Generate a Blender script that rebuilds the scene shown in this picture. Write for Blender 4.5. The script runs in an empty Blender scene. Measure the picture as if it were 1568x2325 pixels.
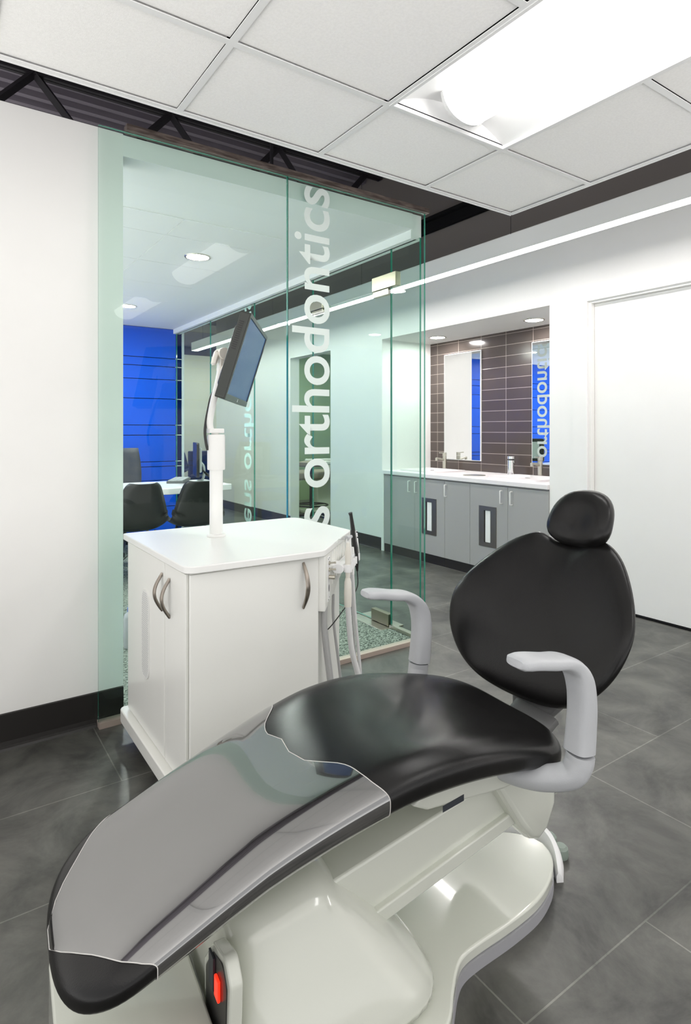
import bpy, bmesh, math, random
from mathutils import Vector, Matrix
random.seed(7)
S = bpy.context.scene
C = S.collection
PI = math.pi
R = math.radians

# ------------------------------------------------------------------ camera
cam_d = bpy.data.cameras.new('camera')
cam = bpy.data.objects.new('camera', cam_d)
C.objects.link(cam)
cam.location = (0, 0, 1.23)
cam.rotation_euler = (R(90), 0, R(-34.6))
cam_d.sensor_fit = 'HORIZONTAL'
cam_d.sensor_width = 36.0
cam_d.lens = 36.0 * 1355 / 1568
cam_d.shift_y = -185.5 / 1568
cam_d.clip_start = 0.02
S.camera = cam

# ------------------------------------------------------------------ world, exposure
W = bpy.data.worlds.new('world')
S.world = W
W.use_nodes = True
# added unseen fill entering the open sides: bright below to lift ceilings, dimmer above
_nt = W.node_tree
_tc = _nt.nodes.new('ShaderNodeTexCoord'); _sp = _nt.nodes.new('ShaderNodeSeparateXYZ'); _rp = _nt.nodes.new('ShaderNodeValToRGB')
_ma = _nt.nodes.new('ShaderNodeMapRange'); _ma.inputs['From Min'].default_value = -0.75; _ma.inputs['From Max'].default_value = 0.15
_nt.links.new(_tc.outputs['Generated'], _sp.inputs[0]); _nt.links.new(_sp.outputs['Z'], _ma.inputs['Value']); _nt.links.new(_ma.outputs[0], _rp.inputs[0])
FILL_BELOW, FILL_ABOVE = 2.9, 0.9
_rp.color_ramp.elements[0].color = (1.0, 0.985, 0.96, 1); _rp.color_ramp.elements[0].position = 0.15
_rp.color_ramp.elements[1].color = (FILL_ABOVE / FILL_BELOW, FILL_ABOVE / FILL_BELOW, FILL_ABOVE / FILL_BELOW, 1); _rp.color_ramp.elements[1].position = 0.95
_nt.links.new(_rp.outputs[0], _nt.nodes['Background'].inputs['Color'])
_nt.nodes['Background'].inputs['Strength'].default_value = FILL_BELOW
S.view_settings.view_transform = 'Standard'
S.view_settings.look = 'None'
S.view_settings.gamma = 1
S.view_settings.exposure = 0.24
S.view_settings.use_curve_mapping = False
S.cycles.transparent_max_bounces = 20
S.cycles.max_bounces = 10
S.cycles.diffuse_bounces = 6
S.cycles.glossy_bounces = 5
S.cycles.sample_clamp_indirect = 6.0
S.cycles.caustics_reflective = False
S.cycles.caustics_refractive = False
TROFFER = 7.0      # lens emission of the big ceiling fixtures
PENDANT = 20.0      # linear pendant
DOWN = 100.0        # recessed downlights

# ------------------------------------------------------------------ materials
def mat(name, col, rough=0.5, metal=0.0, spec=0.5, coat=0.0, emit=None, es=0.0, coat_rough=0.03):
    m = bpy.data.materials.new(name)
    m.use_nodes = True
    b = m.node_tree.nodes['Principled BSDF']
    b.inputs['Base Color'].default_value = (*col, 1)
    b.inputs['Roughness'].default_value = rough
    b.inputs['Metallic'].default_value = metal
    b.inputs['Specular IOR Level'].default_value = spec
    b.inputs['Coat Weight'].default_value = coat
    b.inputs['Coat Roughness'].default_value = coat_rough
    if emit:
        b.inputs['Emission Color'].default_value = (*emit, 1)
        b.inputs['Emission Strength'].default_value = es
    return m

def noise_mix(m, c1, c2, scale=5.0, detail=6.0, lo=0.35, hi=0.65, bump=0.0, bscale=None, stretch=None, dist=0.0):
    """two-tone procedural colour plus optional bump on a Principled material"""
    nt = m.node_tree; b = nt.nodes['Principled BSDF']
    tc = nt.nodes.new('ShaderNodeTexCoord'); mp = nt.nodes.new('ShaderNodeMapping')
    nt.links.new(tc.outputs['Object'], mp.inputs['Vector'])
    if stretch: mp.inputs['Scale'].default_value = stretch
    n = nt.nodes.new('ShaderNodeTexNoise'); n.inputs['Scale'].default_value = scale; n.inputs['Detail'].default_value = detail
    n.inputs['Distortion'].default_value = dist
    r = nt.nodes.new('ShaderNodeValToRGB')
    r.color_ramp.elements[0].position = lo; r.color_ramp.elements[0].color = (*c1, 1)
    r.color_ramp.elements[1].position = hi; r.color_ramp.elements[1].color = (*c2, 1)
    nt.links.new(mp.outputs[0], n.inputs['Vector']); nt.links.new(n.outputs['Fac'], r.inputs[0])
    nt.links.new(r.outputs[0], b.inputs['Base Color'])
    if bump:
        n2 = nt.nodes.new('ShaderNodeTexNoise'); n2.inputs['Scale'].default_value = bscale or scale; n2.inputs['Detail'].default_value = 3
        nt.links.new(tc.outputs['Object'], n2.inputs['Vector'])
        bp = nt.nodes.new('ShaderNodeBump'); bp.inputs['Strength'].default_value = bump; bp.inputs['Distance'].default_value = 0.002
        nt.links.new(n2.outputs['Fac'], bp.inputs['Height']); nt.links.new(bp.outputs[0], b.inputs['Normal'])
    return m

def glass_mat(name, tint, ior=1.32):
    m = bpy.data.materials.new(name); m.use_nodes = True
    nt = m.node_tree; nt.nodes.clear()
    o = nt.nodes.new('ShaderNodeOutputMaterial'); mx = nt.nodes.new('ShaderNodeMixShader')
    t = nt.nodes.new('ShaderNodeBsdfTransparent'); t.inputs[0].default_value = (*tint, 1)
    g = nt.nodes.new('ShaderNodeBsdfGlossy'); g.inputs['Roughness'].default_value = 0.0
    fr = nt.nodes.new('ShaderNodeFresnel'); fr.inputs['IOR'].default_value = ior
    geo = nt.nodes.new('ShaderNodeNewGeometry')
    mul = nt.nodes.new('ShaderNodeMath'); mul.operation = 'MULTIPLY'
    sub = nt.nodes.new('ShaderNodeMath'); sub.operation = 'SUBTRACT'; sub.inputs[0].default_value = 1.0
    nt.links.new(geo.outputs['Backfacing'], sub.inputs[1])
    nt.links.new(fr.outputs[0], mul.inputs[0]); nt.links.new(sub.outputs[0], mul.inputs[1])
    nt.links.new(mul.outputs[0], mx.inputs[0]); nt.links.new(t.outputs[0], mx.inputs[1]); nt.links.new(g.outputs[0], mx.inputs[2])
    nt.links.new(mx.outputs[0], o.inputs[0])
    return m

M = {}
M['wall'] = noise_mix(mat('white_paint', (0.84, 0.835, 0.82), 0.55, spec=0.3), (0.88, 0.87, 0.85), (0.90, 0.89, 0.87), 3, bump=0.05, bscale=300)
M['beige'] = mat('beige_paint', (0.72, 0.68, 0.58), 0.7)
M['dark_upper'] = mat('dark_upper_tone', (0.15, 0.132, 0.122), 0.8)  # single dark tone for the upper wall pieces and corridor slab
M['black'] = mat('black_paint', (0.006, 0.006, 0.007), 0.85, spec=0.1)
M['deck'] = mat('deck_dark', (0.20, 0.18, 0.21), 0.7, spec=0.2)
M['joist'] = mat('joist_dark', (0.022, 0.02, 0.024), 0.6, spec=0.2)
M['base_rubber'] = mat('base_rubber', (0.016, 0.014, 0.013), 0.38)
M['grid'] = mat('grid_metal', (0.78, 0.78, 0.78), 0.4)
M['tile_ceiling'] = noise_mix(mat('acoustic_tile', (0.82, 0.815, 0.81), 0.9, spec=0.1), (0.86, 0.85, 0.84), (0.90, 0.89, 0.88), 120, 3, bump=0.35, bscale=420)
M['gyp'] = mat('gypsum_white', (0.88, 0.88, 0.87), 0.7, spec=0.2)
M['blue'] = mat('blue_lacquer', (0.0, 0.085, 0.66), 0.25, spec=0.3)
M['blue_gap'] = mat('panel_gap', (0.0, 0.01, 0.05), 0.8)
M['glass'] = glass_mat('green_glass', (0.905, 0.962, 0.94))
M['glass_edge'] = mat('glass_edge', (0.02, 0.26, 0.18), 0.05, spec=0.8, coat=1.0)
M['frost'] = mat('frosted_vinyl', (0.78, 0.87, 0.83), 0.6)
M['steel'] = mat('brushed_steel', (0.55, 0.52, 0.45), 0.28, metal=1.0)
M['patch'] = mat('satin_patch', (0.30, 0.28, 0.21), 0.35, metal=1.0)
M['chrome'] = mat('chrome', (0.85, 0.85, 0.85), 0.08, metal=1.0)
M['pewter'] = mat('pewter_pull', (0.34, 0.30, 0.26), 0.3, metal=1.0)
M['rail'] = noise_mix(mat('dark_bronze_rail', (0.10, 0.075, 0.065), 0.45), (0.07, 0.052, 0.045), (0.2, 0.16, 0.14), 14, lo=0.4, hi=0.7, stretch=(1, 8, 8))
M['sill'] = mat('sill_metal', (0.50, 0.41, 0.35), 0.4, metal=0.3)
M['laminate'] = mat('cream_laminate', (0.87, 0.87, 0.835), 0.25, spec=0.5)
M['laminate_top'] = mat('white_laminate_top', (0.85, 0.85, 0.83), 0.3)
M['white_plastic'] = mat('white_plastic', (0.82, 0.82, 0.80), 0.35)
M['cream_plastic'] = mat('cream_plastic', (0.76, 0.73, 0.66), 0.4)
M['chair_white'] = mat('chair_enamel', (0.64, 0.655, 0.59), 0.13, coat=0.5)
M['chair_grey'] = noise_mix(mat('armrest_grey', (0.46, 0.47, 0.49), 0.42), (0.44, 0.45, 0.47), (0.49, 0.50, 0.52), 8, bump=0.15, bscale=500)
M['back_dark'] = mat('back_shell_grey', (0.12, 0.12, 0.12), 0.45)
M['bumper'] = mat('bumper_grey', (0.36, 0.36, 0.38), 0.5)
M['leather'] = noise_mix(mat('black_upholstery', (0.006, 0.0055, 0.0055), 0.27, spec=0.32), (0.005, 0.0047, 0.0047), (0.008, 0.0075, 0.0075), 12, bump=0.12, bscale=420)
M['film'] = mat('clear_cover', (0.016, 0.015, 0.015), 0.10, spec=0.6, coat=1.0, coat_rough=0.012)
_b = M['film'].node_tree.nodes['Principled BSDF']; _b.inputs['IOR'].default_value = 2.2; _b.inputs['Coat IOR'].default_value = 2.0
M['seam'] = mat('seam_light', (0.62, 0.6, 0.58), 0.3)
M['black_plastic'] = mat('black_plastic', (0.014, 0.014, 0.014), 0.35)
M['bezel'] = mat('bezel', (0.03, 0.035, 0.03), 0.3)
M['screen'] = mat('screen_glow', (0.01, 0.02, 0.05), 0.25, spec=0.10, emit=(0.05, 0.13, 0.30), es=0.42)  # faint blue emission gives the screen its tone
M['cabinet_grey'] = mat('grey_laminate', (0.38, 0.375, 0.37), 0.4)
M['solid'] = mat('solid_surface', (0.84, 0.80, 0.81), 0.3)
M['mirror'] = mat('mirror', (0.92, 0.93, 0.93), 0.0, metal=1.0)
M['paper'] = mat('paper', (0.88, 0.88, 0.87), 0.8)
M['hose'] = mat('hose_grey', (0.42, 0.42, 0.42), 0.4)
M['hose_light'] = mat('hose_light', (0.68, 0.68, 0.68), 0.4)
M['lens'] = mat('lamp_lens', (0.9, 0.9, 0.9), 0.5, emit=(1.0, 0.985, 0.965), es=TROFFER)
M['pend_lens'] = mat('pendant_lens', (0.9, 0.9, 0.9), 0.5, emit=(1.0, 0.965, 0.94), es=PENDANT)
M['down_lens'] = mat('downlight_lens', (0.9, 0.9, 0.9), 0.5, emit=(1.0, 0.98, 0.95), es=DOWN)
M['down_niche'] = mat('downlight_niche', (0.9, 0.9, 0.9), 0.5, emit=(1.0, 0.97, 0.94), es=DOWN * 1.8)
M['down_inner'] = mat('downlight_inner', (0.9, 0.9, 0.9), 0.5, emit=(1.0, 0.99, 0.96), es=DOWN * 4.0)
M['reflector'] = mat('reflector_white', (0.74, 0.74, 0.74), 0.4)
M['trayw'] = mat('tray_white', (0.88, 0.88, 0.88), 0.35)
M['sage'] = mat('sage_paint', (0.30, 0.40, 0.24), 0.8)
M['pedal'] = mat('pedal_grey_green', (0.25, 0.30, 0.26), 0.5)
M['navy'] = mat('navy_fabric', (0.03, 0.035, 0.06), 0.8)
M['shell'] = mat('shell_plastic', (0.010, 0.011, 0.010), 0.35)
M['mesh_grey'] = noise_mix(mat('mesh_fabric', (0.05, 0.055, 0.08), 0.7), (0.035, 0.045, 0.075), (0.09, 0.09, 0.1), 5)
M['desk_white'] = mat('desk_white', (0.82, 0.83, 0.82), 0.25)
M['keys'] = mat('keyboard_grey', (0.5, 0.53, 0.52), 0.5)
M['dark_key'] = mat('key_dark', (0.08, 0.09, 0.09), 0.5)
M['red'] = mat('red_rocker', (0.8, 0.02, 0.01), 0.3, emit=(1.0, 0.03, 0.01), es=1.2)
M['blue_plastic'] = mat('blue_plastic', (0.01, 0.12, 0.5), 0.3)
M['tan'] = mat('tan_vinyl', (0.32, 0.27, 0.20), 0.5)
M['dark_label'] = mat('dark_label', (0.03, 0.035, 0.045), 0.5)
M['ink'] = mat('label_ink', (0.10, 0.10, 0.35), 0.6)

def brick_mat(name, c1, c2, mortar, bw, rh, ms, off=0.5, axes='XY', shift=(0, 0), rough=0.3, spec=0.5, cloud=None, bump=0.0):
    m = mat(name, c1, rough, spec=spec)
    nt = m.node_tree; b = nt.nodes['Principled BSDF']
    tc = nt.nodes.new('ShaderNodeTexCoord'); sp = nt.nodes.new('ShaderNodeSeparateXYZ'); cb = nt.nodes.new('ShaderNodeCombineXYZ')
    nt.links.new(tc.outputs['Object'], sp.inputs[0])
    for i, a in enumerate(axes):
        ad = nt.nodes.new('ShaderNodeMath'); ad.operation = 'ADD'; ad.inputs[1].default_value = shift[i]
        nt.links.new(sp.outputs[a], ad.inputs[0]); nt.links.new(ad.outputs[0], cb.inputs[i])
    br = nt.nodes.new('ShaderNodeTexBrick')
    br.offset = off; br.offset_frequency = 2
    br.inputs['Scale'].default_value = 1.0
    br.inputs['Brick Width'].default_value = bw; br.inputs['Row Height'].default_value = rh
    br.inputs['Mortar Size'].default_value = ms; br.inputs['Mortar Smooth'].default_value = 0.1
    br.inputs['Color1'].default_value = (*c1, 1); br.inputs['Color2'].default_value = (*c2, 1); br.inputs['Mortar'].default_value = (*mortar, 1)
    nt.links.new(cb.outputs[0], br.inputs['Vector'])
    out = br.outputs['Color']
    if cloud:
        n = nt.nodes.new('ShaderNodeTexNoise'); n.inputs['Scale'].default_value = 4.2; n.inputs['Detail'].default_value = 9; n.inputs['Roughness'].default_value = 0.66
        n.inputs['Distortion'].default_value = 0.5
        nt.links.new(tc.outputs['Object'], n.inputs['Vector'])
        r = nt.nodes.new('ShaderNodeValToRGB')
        r.color_ramp.elements[0].position = 0.34; r.color_ramp.elements[0].color = (cloud[0],) * 3 + (1,)
        r.color_ramp.elements[1].position = 0.66; r.color_ramp.elements[1].color = (cloud[1], cloud[1] * 1.01, cloud[1] * 0.97, 1)
        nt.links.new(n.outputs['Fac'], r.inputs[0])
        mx = nt.nodes.new('ShaderNodeMix'); mx.data_type = 'RGBA'; mx.blend_type = 'MULTIPLY'; mx.inputs[0].default_value = 1.0
        nt.links.new(out, mx.inputs[6]); nt.links.new(r.outputs[0], mx.inputs[7])
        out = mx.outputs[2]
    nt.links.new(out, b.inputs['Base Color'])
    if bump:
        bp = nt.nodes.new('ShaderNodeBump'); bp.inputs['Strength'].default_value = bump; bp.inputs['Distance'].default_value = 0.002; bp.invert = True
        nt.links.new(br.outputs['Fac'], bp.inputs['Height']); nt.links.new(bp.outputs[0], b.inputs['Normal'])
    return m

# long 0.914 x 0.457 planks along X: joints at y = 0.81, 1.26, 1.72 ; end joints at x = 0.996, 1.93 in the row 0.81-1.26
M['floor'] = brick_mat('slate_vinyl_tile', (0.088, 0.086, 0.079), (0.074, 0.073, 0.068), (0.17, 0.17, 0.155), 0.924, 0.455, 0.0022,
                       axes='XY', shift=(-0.082 + 0.462 + 9.24, -0.805 + 9.1), rough=0.36, cloud=(0.42, 1.65))
M['wall_tile'] = brick_mat('taupe_wall_tile', (0.085, 0.068, 0.060), (0.076, 0.060, 0.053), (0.42, 0.36, 0.32), 0.311, 0.1035, 0.0022, off=0.0,
                           axes='YZ', shift=(-3.79 + 3.11, -0.900 + 1.035), rough=0.14, bump=0.3)
def carpet_mat():
    m = mat('woven_carpet', (0.2, 0.22, 0.2), 0.95, spec=0.1)
    nt = m.node_tree; b = nt.nodes['Principled BSDF']
    tc = nt.nodes.new('ShaderNodeTexCoord'); mp = nt.nodes.new('ShaderNodeMapping'); mp.inputs['Scale'].default_value = (90, 260, 60)
    n = nt.nodes.new('ShaderNodeTexNoise'); n.inputs['Scale'].default_value = 1.0; n.inputs['Detail'].default_value = 2
    r = nt.nodes.new('ShaderNodeValToRGB')
    r.color_ramp.elements[0].position = 0.42; r.color_ramp.elements[0].color = (0.03, 0.04, 0.033, 1)
    r.color_ramp.elements[1].position = 0.58; r.color_ramp.elements[1].color = (0.36, 0.40, 0.35, 1)
    nt.links.new(tc.outputs['Object'], mp.inputs[0]); nt.links.new(mp.outputs[0], n.inputs['Vector'])
    nt.links.new(n.outputs['Fac'], r.inputs[0]); nt.links.new(r.outputs[0], b.inputs['Base Color'])
    return m
M['carpet'] = carpet_mat()

# ------------------------------------------------------------------ mesh helpers
def build(name, bm, m, parent=None, smooth=False, bevel=0.0, seg=2, subsurf=0, weld=True, loc=None, rot=None, ang=35):
    if weld: bmesh.ops.remove_doubles(bm, verts=bm.verts, dist=1e-5)
    bmesh.ops.recalc_face_normals(bm, faces=bm.faces)
    me = bpy.data.meshes.new(name); bm.to_mesh(me); bm.free()
    ms = m if isinstance(m, (list, tuple)) else [m]
    for k in ms: me.materials.append(M[k])
    o = bpy.data.objects.new(name, me); C.objects.link(o)
    if loc: o.location = loc
    if rot: o.rotation_euler = rot
    if parent: o.parent = parent
    if bevel:
        b = o.modifiers.new('bevel', 'BEVEL'); b.width = bevel; b.segments = seg; b.limit_method = 'ANGLE'; b.angle_limit = R(30)
    if subsurf:
        s = o.modifiers.new('sub', 'SUBSURF'); s.levels = subsurf; s.render_levels = subsurf
    if smooth:
        for p in me.polygons: p.use_smooth = True
        if not subsurf: me.set_sharp_from_angle(angle=R(ang))
    return o

def empty(name, label=None, cat=None, loc=(0, 0, 0), rz=0.0, group=None, kind=None):
    o = bpy.data.objects.new(name, None); C.objects.link(o)
    o.location = loc; o.rotation_euler = (0, 0, rz); o.empty_display_size = 0.1
    return tag(o, label, cat, group, kind)

def tag(o, label=None, cat=None, group=None, kind=None):
    if label: o['label'] = label
    if cat: o['category'] = cat
    if group: o['group'] = group
    if kind: o['kind'] = kind
    return o

def st(o, label=None, cat=None):
    o['kind'] = 'structure'
    if label: o['label'] = label
    if cat: o['category'] = cat
    return o

def box(bm, x0, x1, y0, y1, z0, z1, mi=0, mtx=None):
    vs = [bm.verts.new(Vector((x, y, z)) if mtx is None else mtx @ Vector((x, y, z))) for x in (x0, x1) for y in (y0, y1) for z in (z0, z1)]
    fs = []
    for f in ((0, 1, 3, 2), (4, 6, 7, 5), (0, 4, 5, 1), (2, 3, 7, 6), (0, 2, 6, 4), (1, 5, 7, 3)):
        fc = bm.faces.new([vs[i] for i in f]); fc.material_index = mi; fs.append(fc)
    return fs

def bx(*a, **k):
    bm = bmesh.new(); box(bm, *a, **k); return bm

def prism(bm, pts, z0, z1, mi=0, fn=None):
    """extrude polygon pts (a,b) between z0 and z1; fn maps (a,b,z)->xyz"""
    fn = fn or (lambda a, b, z: (a, b, z))
    lo = [bm.verts.new(fn(a, b, z0)) for a, b in pts]; hi = [bm.verts.new(fn(a, b, z1)) for a, b in pts]
    n = len(pts)
    for f in [lo[::-1], hi] + [[lo[i], lo[(i + 1) % n], hi[(i + 1) % n], hi[i]] for i in range(n)]:
        fc = bm.faces.new(f); fc.material_index = mi
    return bm

def rounded(pts, rad, seg=6):
    """round the corners of a polygon; rad may be a number or a list"""
    out = []; n = len(pts)
    for i in range(n):
        r = rad[i] if isinstance(rad, (list, tuple)) else rad
        p = Vector(pts[i]); a = Vector(pts[i - 1]) - p; b = Vector(pts[(i + 1) % n]) - p
        if r <= 0: out.append(tuple(p)); continue
        la, lb = a.length, b.length; a.normalize(); b.normalize()
        ang = a.angle(b); d = min(r / math.tan(ang / 2), la * 0.49, lb * 0.49)
        p0, p2 = p + a * d, p + b * d
        for k in range(seg + 1):
            t = k / seg
            out.append(tuple((1 - t) ** 2 * p0 + 2 * t * (1 - t) * p + t * t * p2))
    return out

def ring(bm, c, ax, ay, r1, r2=None, n=16, expo=1.0):
    r2 = r2 if r2 is not None else r1
    vs = []
    for i in range(n):
        t = 2 * PI * i / n; ct, s_ = math.cos(t), math.sin(t)
        a = math.copysign(abs(ct) ** expo, ct); b = math.copysign(abs(s_) ** expo, s_)
        vs.append(bm.verts.new(Vector(c) + ax * (a * r1) + ay * (b * r2)))
    return vs

def skin(bm, rings, cap=True, mi=0):
    n = len(rings[0])
    for a, b in zip(rings, rings[1:]):
        for i in range(n):
            f = bm.faces.new([a[i], a[(i + 1) % n], b[(i + 1) % n], b[i]]); f.material_index = mi
    if cap:
        for r in (rings[0][::-1], rings[-1]):
            f = bm.faces.new(r); f.material_index = mi

def cr(p, k=8):
    """Catmull-Rom through list of tuples"""
    P = [Vector(q) for q in p]; out = []
    for i in range(len(P) - 1):
        a = P[i - 1] if i else P[0] * 2 - P[1]; b = P[i]; c = P[i + 1]; d = P[i + 2] if i + 2 < len(P) else P[-1] * 2 - P[-2]
        for j in range(k):
            t = j / k
            out.append(0.5 * ((2 * b) + (c - a) * t + (2 * a - 5 * b + 4 * c - d) * t * t + (-a + 3 * b - 3 * c + d) * t ** 3))
    out.append(P[-1]); return out

def lerp(xs, ys, x):
    if x <= xs[0]: return ys[0]
    for i in range(len(xs) - 1):
        if x <= xs[i + 1]:
            t = (x - xs[i]) / (xs[i + 1] - xs[i]); return ys[i] * (1 - t) + ys[i + 1] * t
    return ys[-1]

def tube(bm, pts, r, r2=None, n=12, side=None, expo=1.0, cap=True, mi=0):
    """sweep an ellipse: r along 'side' axis, r2 across; r can be a list"""
    P = [Vector(p) for p in pts]; N = len(P); rings = []
    prev = None
    for i, p in enumerate(P):
        t = (P[min(i + 1, N - 1)] - P[max(i - 1, 0)]).normalized()
        if side is not None: s_ = Vector(side)
        elif prev is not None: s_ = prev
        else: s_ = Vector((0, 0, 1)) if abs(t.z) < 0.9 else Vector((1, 0, 0))
        s_ = (s_ - t * s_.dot(t)).normalized(); prev = s_
        q = t.cross(s_)
        a = r[i] if isinstance(r, (list, tuple)) else r
        b = a if r2 is None else (r2[i] if isinstance(r2, (list, tuple)) else r2)
        rings.append(ring(bm, p, s_, q, a, b, n, expo))
    skin(bm, rings, cap, mi)
    return bm

def cyl(bm, p0, p1, r0, r1=None, n=20, mi=0):
    return tube(bm, [p0, p1], [r0, r1 if r1 is not None else r0], n=n, mi=mi)

def lathe(bm, prof, c=(0, 0, 0), n=28, mi=0, mtx=None):
    """profile [(r,z)] around Z at c; radius 0 allowed at ends"""
    rings = []
    for r, z in prof:
        vs = []
        for i in range(n):
            t = 2 * PI * i / n
            v = Vector((max(r, 1e-4) * math.cos(t), max(r, 1e-4) * math.sin(t), z))
            v = (mtx @ v) if mtx is not None else v
            vs.append(bm.verts.new(v + Vector(c)))
        rings.append(vs)
    skin(bm, rings, True, mi); return bm

def new(): return bmesh.new()

# =================================================================== STRUCTURE
Z_C = 2.405
WX = 3.79        # far wall plane
# floors
bm = new(); prism(bm, [(-1.3, -1.3), (7.5, -1.3), (7.5, 12.2), (-0.3, 12.2), (-0.3, 2.76), (-1.3, 2.76)], -0.05, 0.0)
st(build('floor', bm, 'floor'), 'dark mottled grey vinyl tile floor', 'floor')
bm = bx(-0.3, 2.33, 2.64, 6.87, 0.0, 0.006)
st(build('floor_carpet', bm, 'carpet'), 'grey green woven carpet inside the glass room', 'carpet')

# left wall (ends behind the first glass pane)
st(build('wall_left', bx(-2.3, 0.668, 2.645, 2.76, 0, 2.50), 'wall'), 'plain white wall on the left', 'wall')
bm = new(); prof = [(2.645, 0.0), (2.622, 0.0), (2.626, 0.008), (2.634, 0.014), (2.637, 0.03), (2.637, 0.135), (2.645, 0.137)]
prism(bm, prof, -2.3, 0.668, fn=lambda a, b, z: (z, a, b))
st(build('baseboard_left', bm, 'base_rubber'), 'black rubber cove base along the left wall', 'baseboard')
# far wall with doorway, niche and door opening
bm = new()
Y_D0, Y_D1 = 5.80, 6.746           # doorway
Y_N0, Y_N1 = 2.808, 4.833          # niche
Y_R0, Y_R1 = 1.40, 2.50            # white door
TH = 0.13
box(bm, WX, WX + TH, -3.6, Y_R0, 0, 2.80)
box(bm, WX, WX + TH, Y_R0, Y_R1, 2.13, 2.80)
box(bm, WX, WX + TH, Y_R1, Y_N0, 0, 2.80)
box(bm, WX, WX + TH, Y_N0, Y_N1, 2.165, 2.80)
box(bm, WX, WX + TH, Y_N1, Y_D0, 0, 2.80)
box(bm, WX, WX + TH, Y_D0, Y_D1, 2.158, 2.80)
box(bm, WX, WX + TH, Y_D1, 9.2, 0, 2.80)
st(build('wall_right', bm, 'wall', weld=False), 'white wall with sink niche and white door', 'wall')
st(build('wall_upper', bx(WX, WX + TH, -3.6, 9.2, 2.80, 3.9), 'dark_upper'), 'dark toned upper part of the wall above the pendant light', 'wall')
# niche shell
bm = new()
box(bm, WX + TH, 4.62, Y_N0 - 0.12, Y_N0, 0, 2.165)
box(bm, WX + TH, 4.62, Y_N1, Y_N1 + 0.12, 0, 2.165)
box(bm, WX + TH, 4.62, Y_N0 - 0.12, Y_N1 + 0.12, 2.165, 2.25)
st(build('wall_niche', bm, 'wall', weld=False), 'white side walls and ceiling of the sink niche', 'wall')
st(build('wall_tiled', bx(4.46, 4.62, Y_N0, Y_N1, 0.0, 2.165), 'wall_tile'), 'brown stacked tile wall behind the sinks', 'wall')
# baseboard pieces of the far wall
def base_x(y0, y1, name):
    bm = new(); prism(bm, [(WX, 0), (WX - 0.02, 0), (WX - 0.012, 0.01), (WX - 0.008, 0.03), (WX - 0.008, 0.125), (WX, 0.127)], y0, y1, fn=lambda a, b, z: (a, z, b))
    return st(build(name, bm, 'base_rubber'), 'black rubber base between the doorway and the sink niche', 'baseboard')
base_x(Y_N1 + 0.01, Y_D0, 'baseboard_right')
st(build('baseboard_back', bx(WX - 0.01, WX, Y_D1, 9.2, 0, 0.125), 'base_rubber'))
# corridor end
st(build('wall_back', bx(1.5, 9.0, 12.0, 12.1, 0, 2.79), 'beige'), 'beige wall at the far end of the corridor', 'wall')
st(build('wall_back', bx(1.5, 9.0, 11.99, 12.1, 2.79, 3.9), 'dark_upper'))
st(build('wall_back', bx(2.33, 2.43, 6.87, 12.0, 0, 3.9), 'wall'))
st(build('baseboard_back', bx(1.5, 9.0, 11.985, 12.0, 0, 0.13), 'base_rubber'))
# room beyond the doorway
bm = new()
box(bm, 6.3, 6.4, 4.9, 9.2, 0, 2.7); box(bm, 3.92, 6.4, 4.95, 5.05, 0, 2.7); box(bm, 3.92, 6.4, 9.1, 9.2, 0, 2.7)
st(build('wall_beyond', bm, 'sage', weld=False), 'sage green walls of the room beyond the doorway', 'wall')
st(build('ceiling_beyond', bx(3.92, 6.4, 4.95, 9.2, 2.6, 2.7), 'gyp'))

# consult room shell
bm = new()
box(bm, -0.7, 2.30, 2.76, 6.87, 2.405, 2.44)
st(build('ceiling_consult', bm, 'gyp'), 'smooth white ceiling of the glass room', 'ceiling')
bm = new()
box(bm, 0.668, 2.30, 2.645, 2.76, 2.405, 2.495)
box(bm, 2.30, 2.38, 2.66, 6.87, 2.355, 2.50)
st(build('wall_header', bm, 'gyp', weld=False), 'white header over the glass panes', 'header')
# blue panelled wall: panel slabs separated by thin gaps
zs = [0.0, 0.351, 0.655, 0.814, 0.871, 1.175, 1.29, 1.593, 1.815, 1.966, 2.062, 2.405]
bm = new(); box(bm, -1.0, 2.40, 6.89, 6.97, 0, 2.5, mi=1)
for a, b in zip(zs, zs[1:]): box(bm, -1.0, 2.40, 6.87, 6.889, a + 0.004, b - 0.004, mi=0)
st(build('wall_blue', bm, ['blue', 'blue_gap'], weld=False), 'glossy blue horizontal panel wall in the glass room', 'wall')
# inset tiles of the consult room ceiling, thin grid
def grid_region(bm, xs, ys, z, hang, tw=0.024, skip=()):
    """lay-in tiles with recessed edges and a T-bar grid; xs, ys are bar centre lines"""
    for i in range(len(xs) - 1):
        for j in range(len(ys) - 1):
            if (i, j) in skip: continue
            box(bm, xs[i] + tw / 2 - .001, xs[i + 1] - tw / 2 + .001, ys[j] + tw / 2 - .001, ys[j + 1] - tw / 2 + .001, z + hang, z + 0.03, mi=0)
    for x in xs: box(bm, x - tw / 2, x + tw / 2, ys[0] - tw / 2, ys[-1] + tw / 2, z + 0.001, z + 0.004, mi=1)
    for j, y in enumerate(ys):
        for i in range(len(xs) - 1):
            if (i, j) in skip and (i, j - 1) in skip: continue
            box(bm, xs[i] + tw / 2, xs[i + 1] - tw / 2, y - tw / 2, y + tw / 2, z + 0.001, z + 0.004, mi=1)
bm = new()
xg = [1.755 - 0.61 * k for k in range(4)][::-1]; yg = [3.23, 3.55] + [3.55 + 0.61 * k for k in range(1, 6)]
for i in range(3):
    for j in range(6):
        box(bm, xg[i] + .003, xg[i + 1] - .003, yg[j] + .003, yg[j + 1] - .003, 2.400, 2.4045)
st(build('ceiling_inset', bm, 'tile_ceiling', weld=False), 'inset ceiling tiles of the glass room', 'ceiling')

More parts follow.
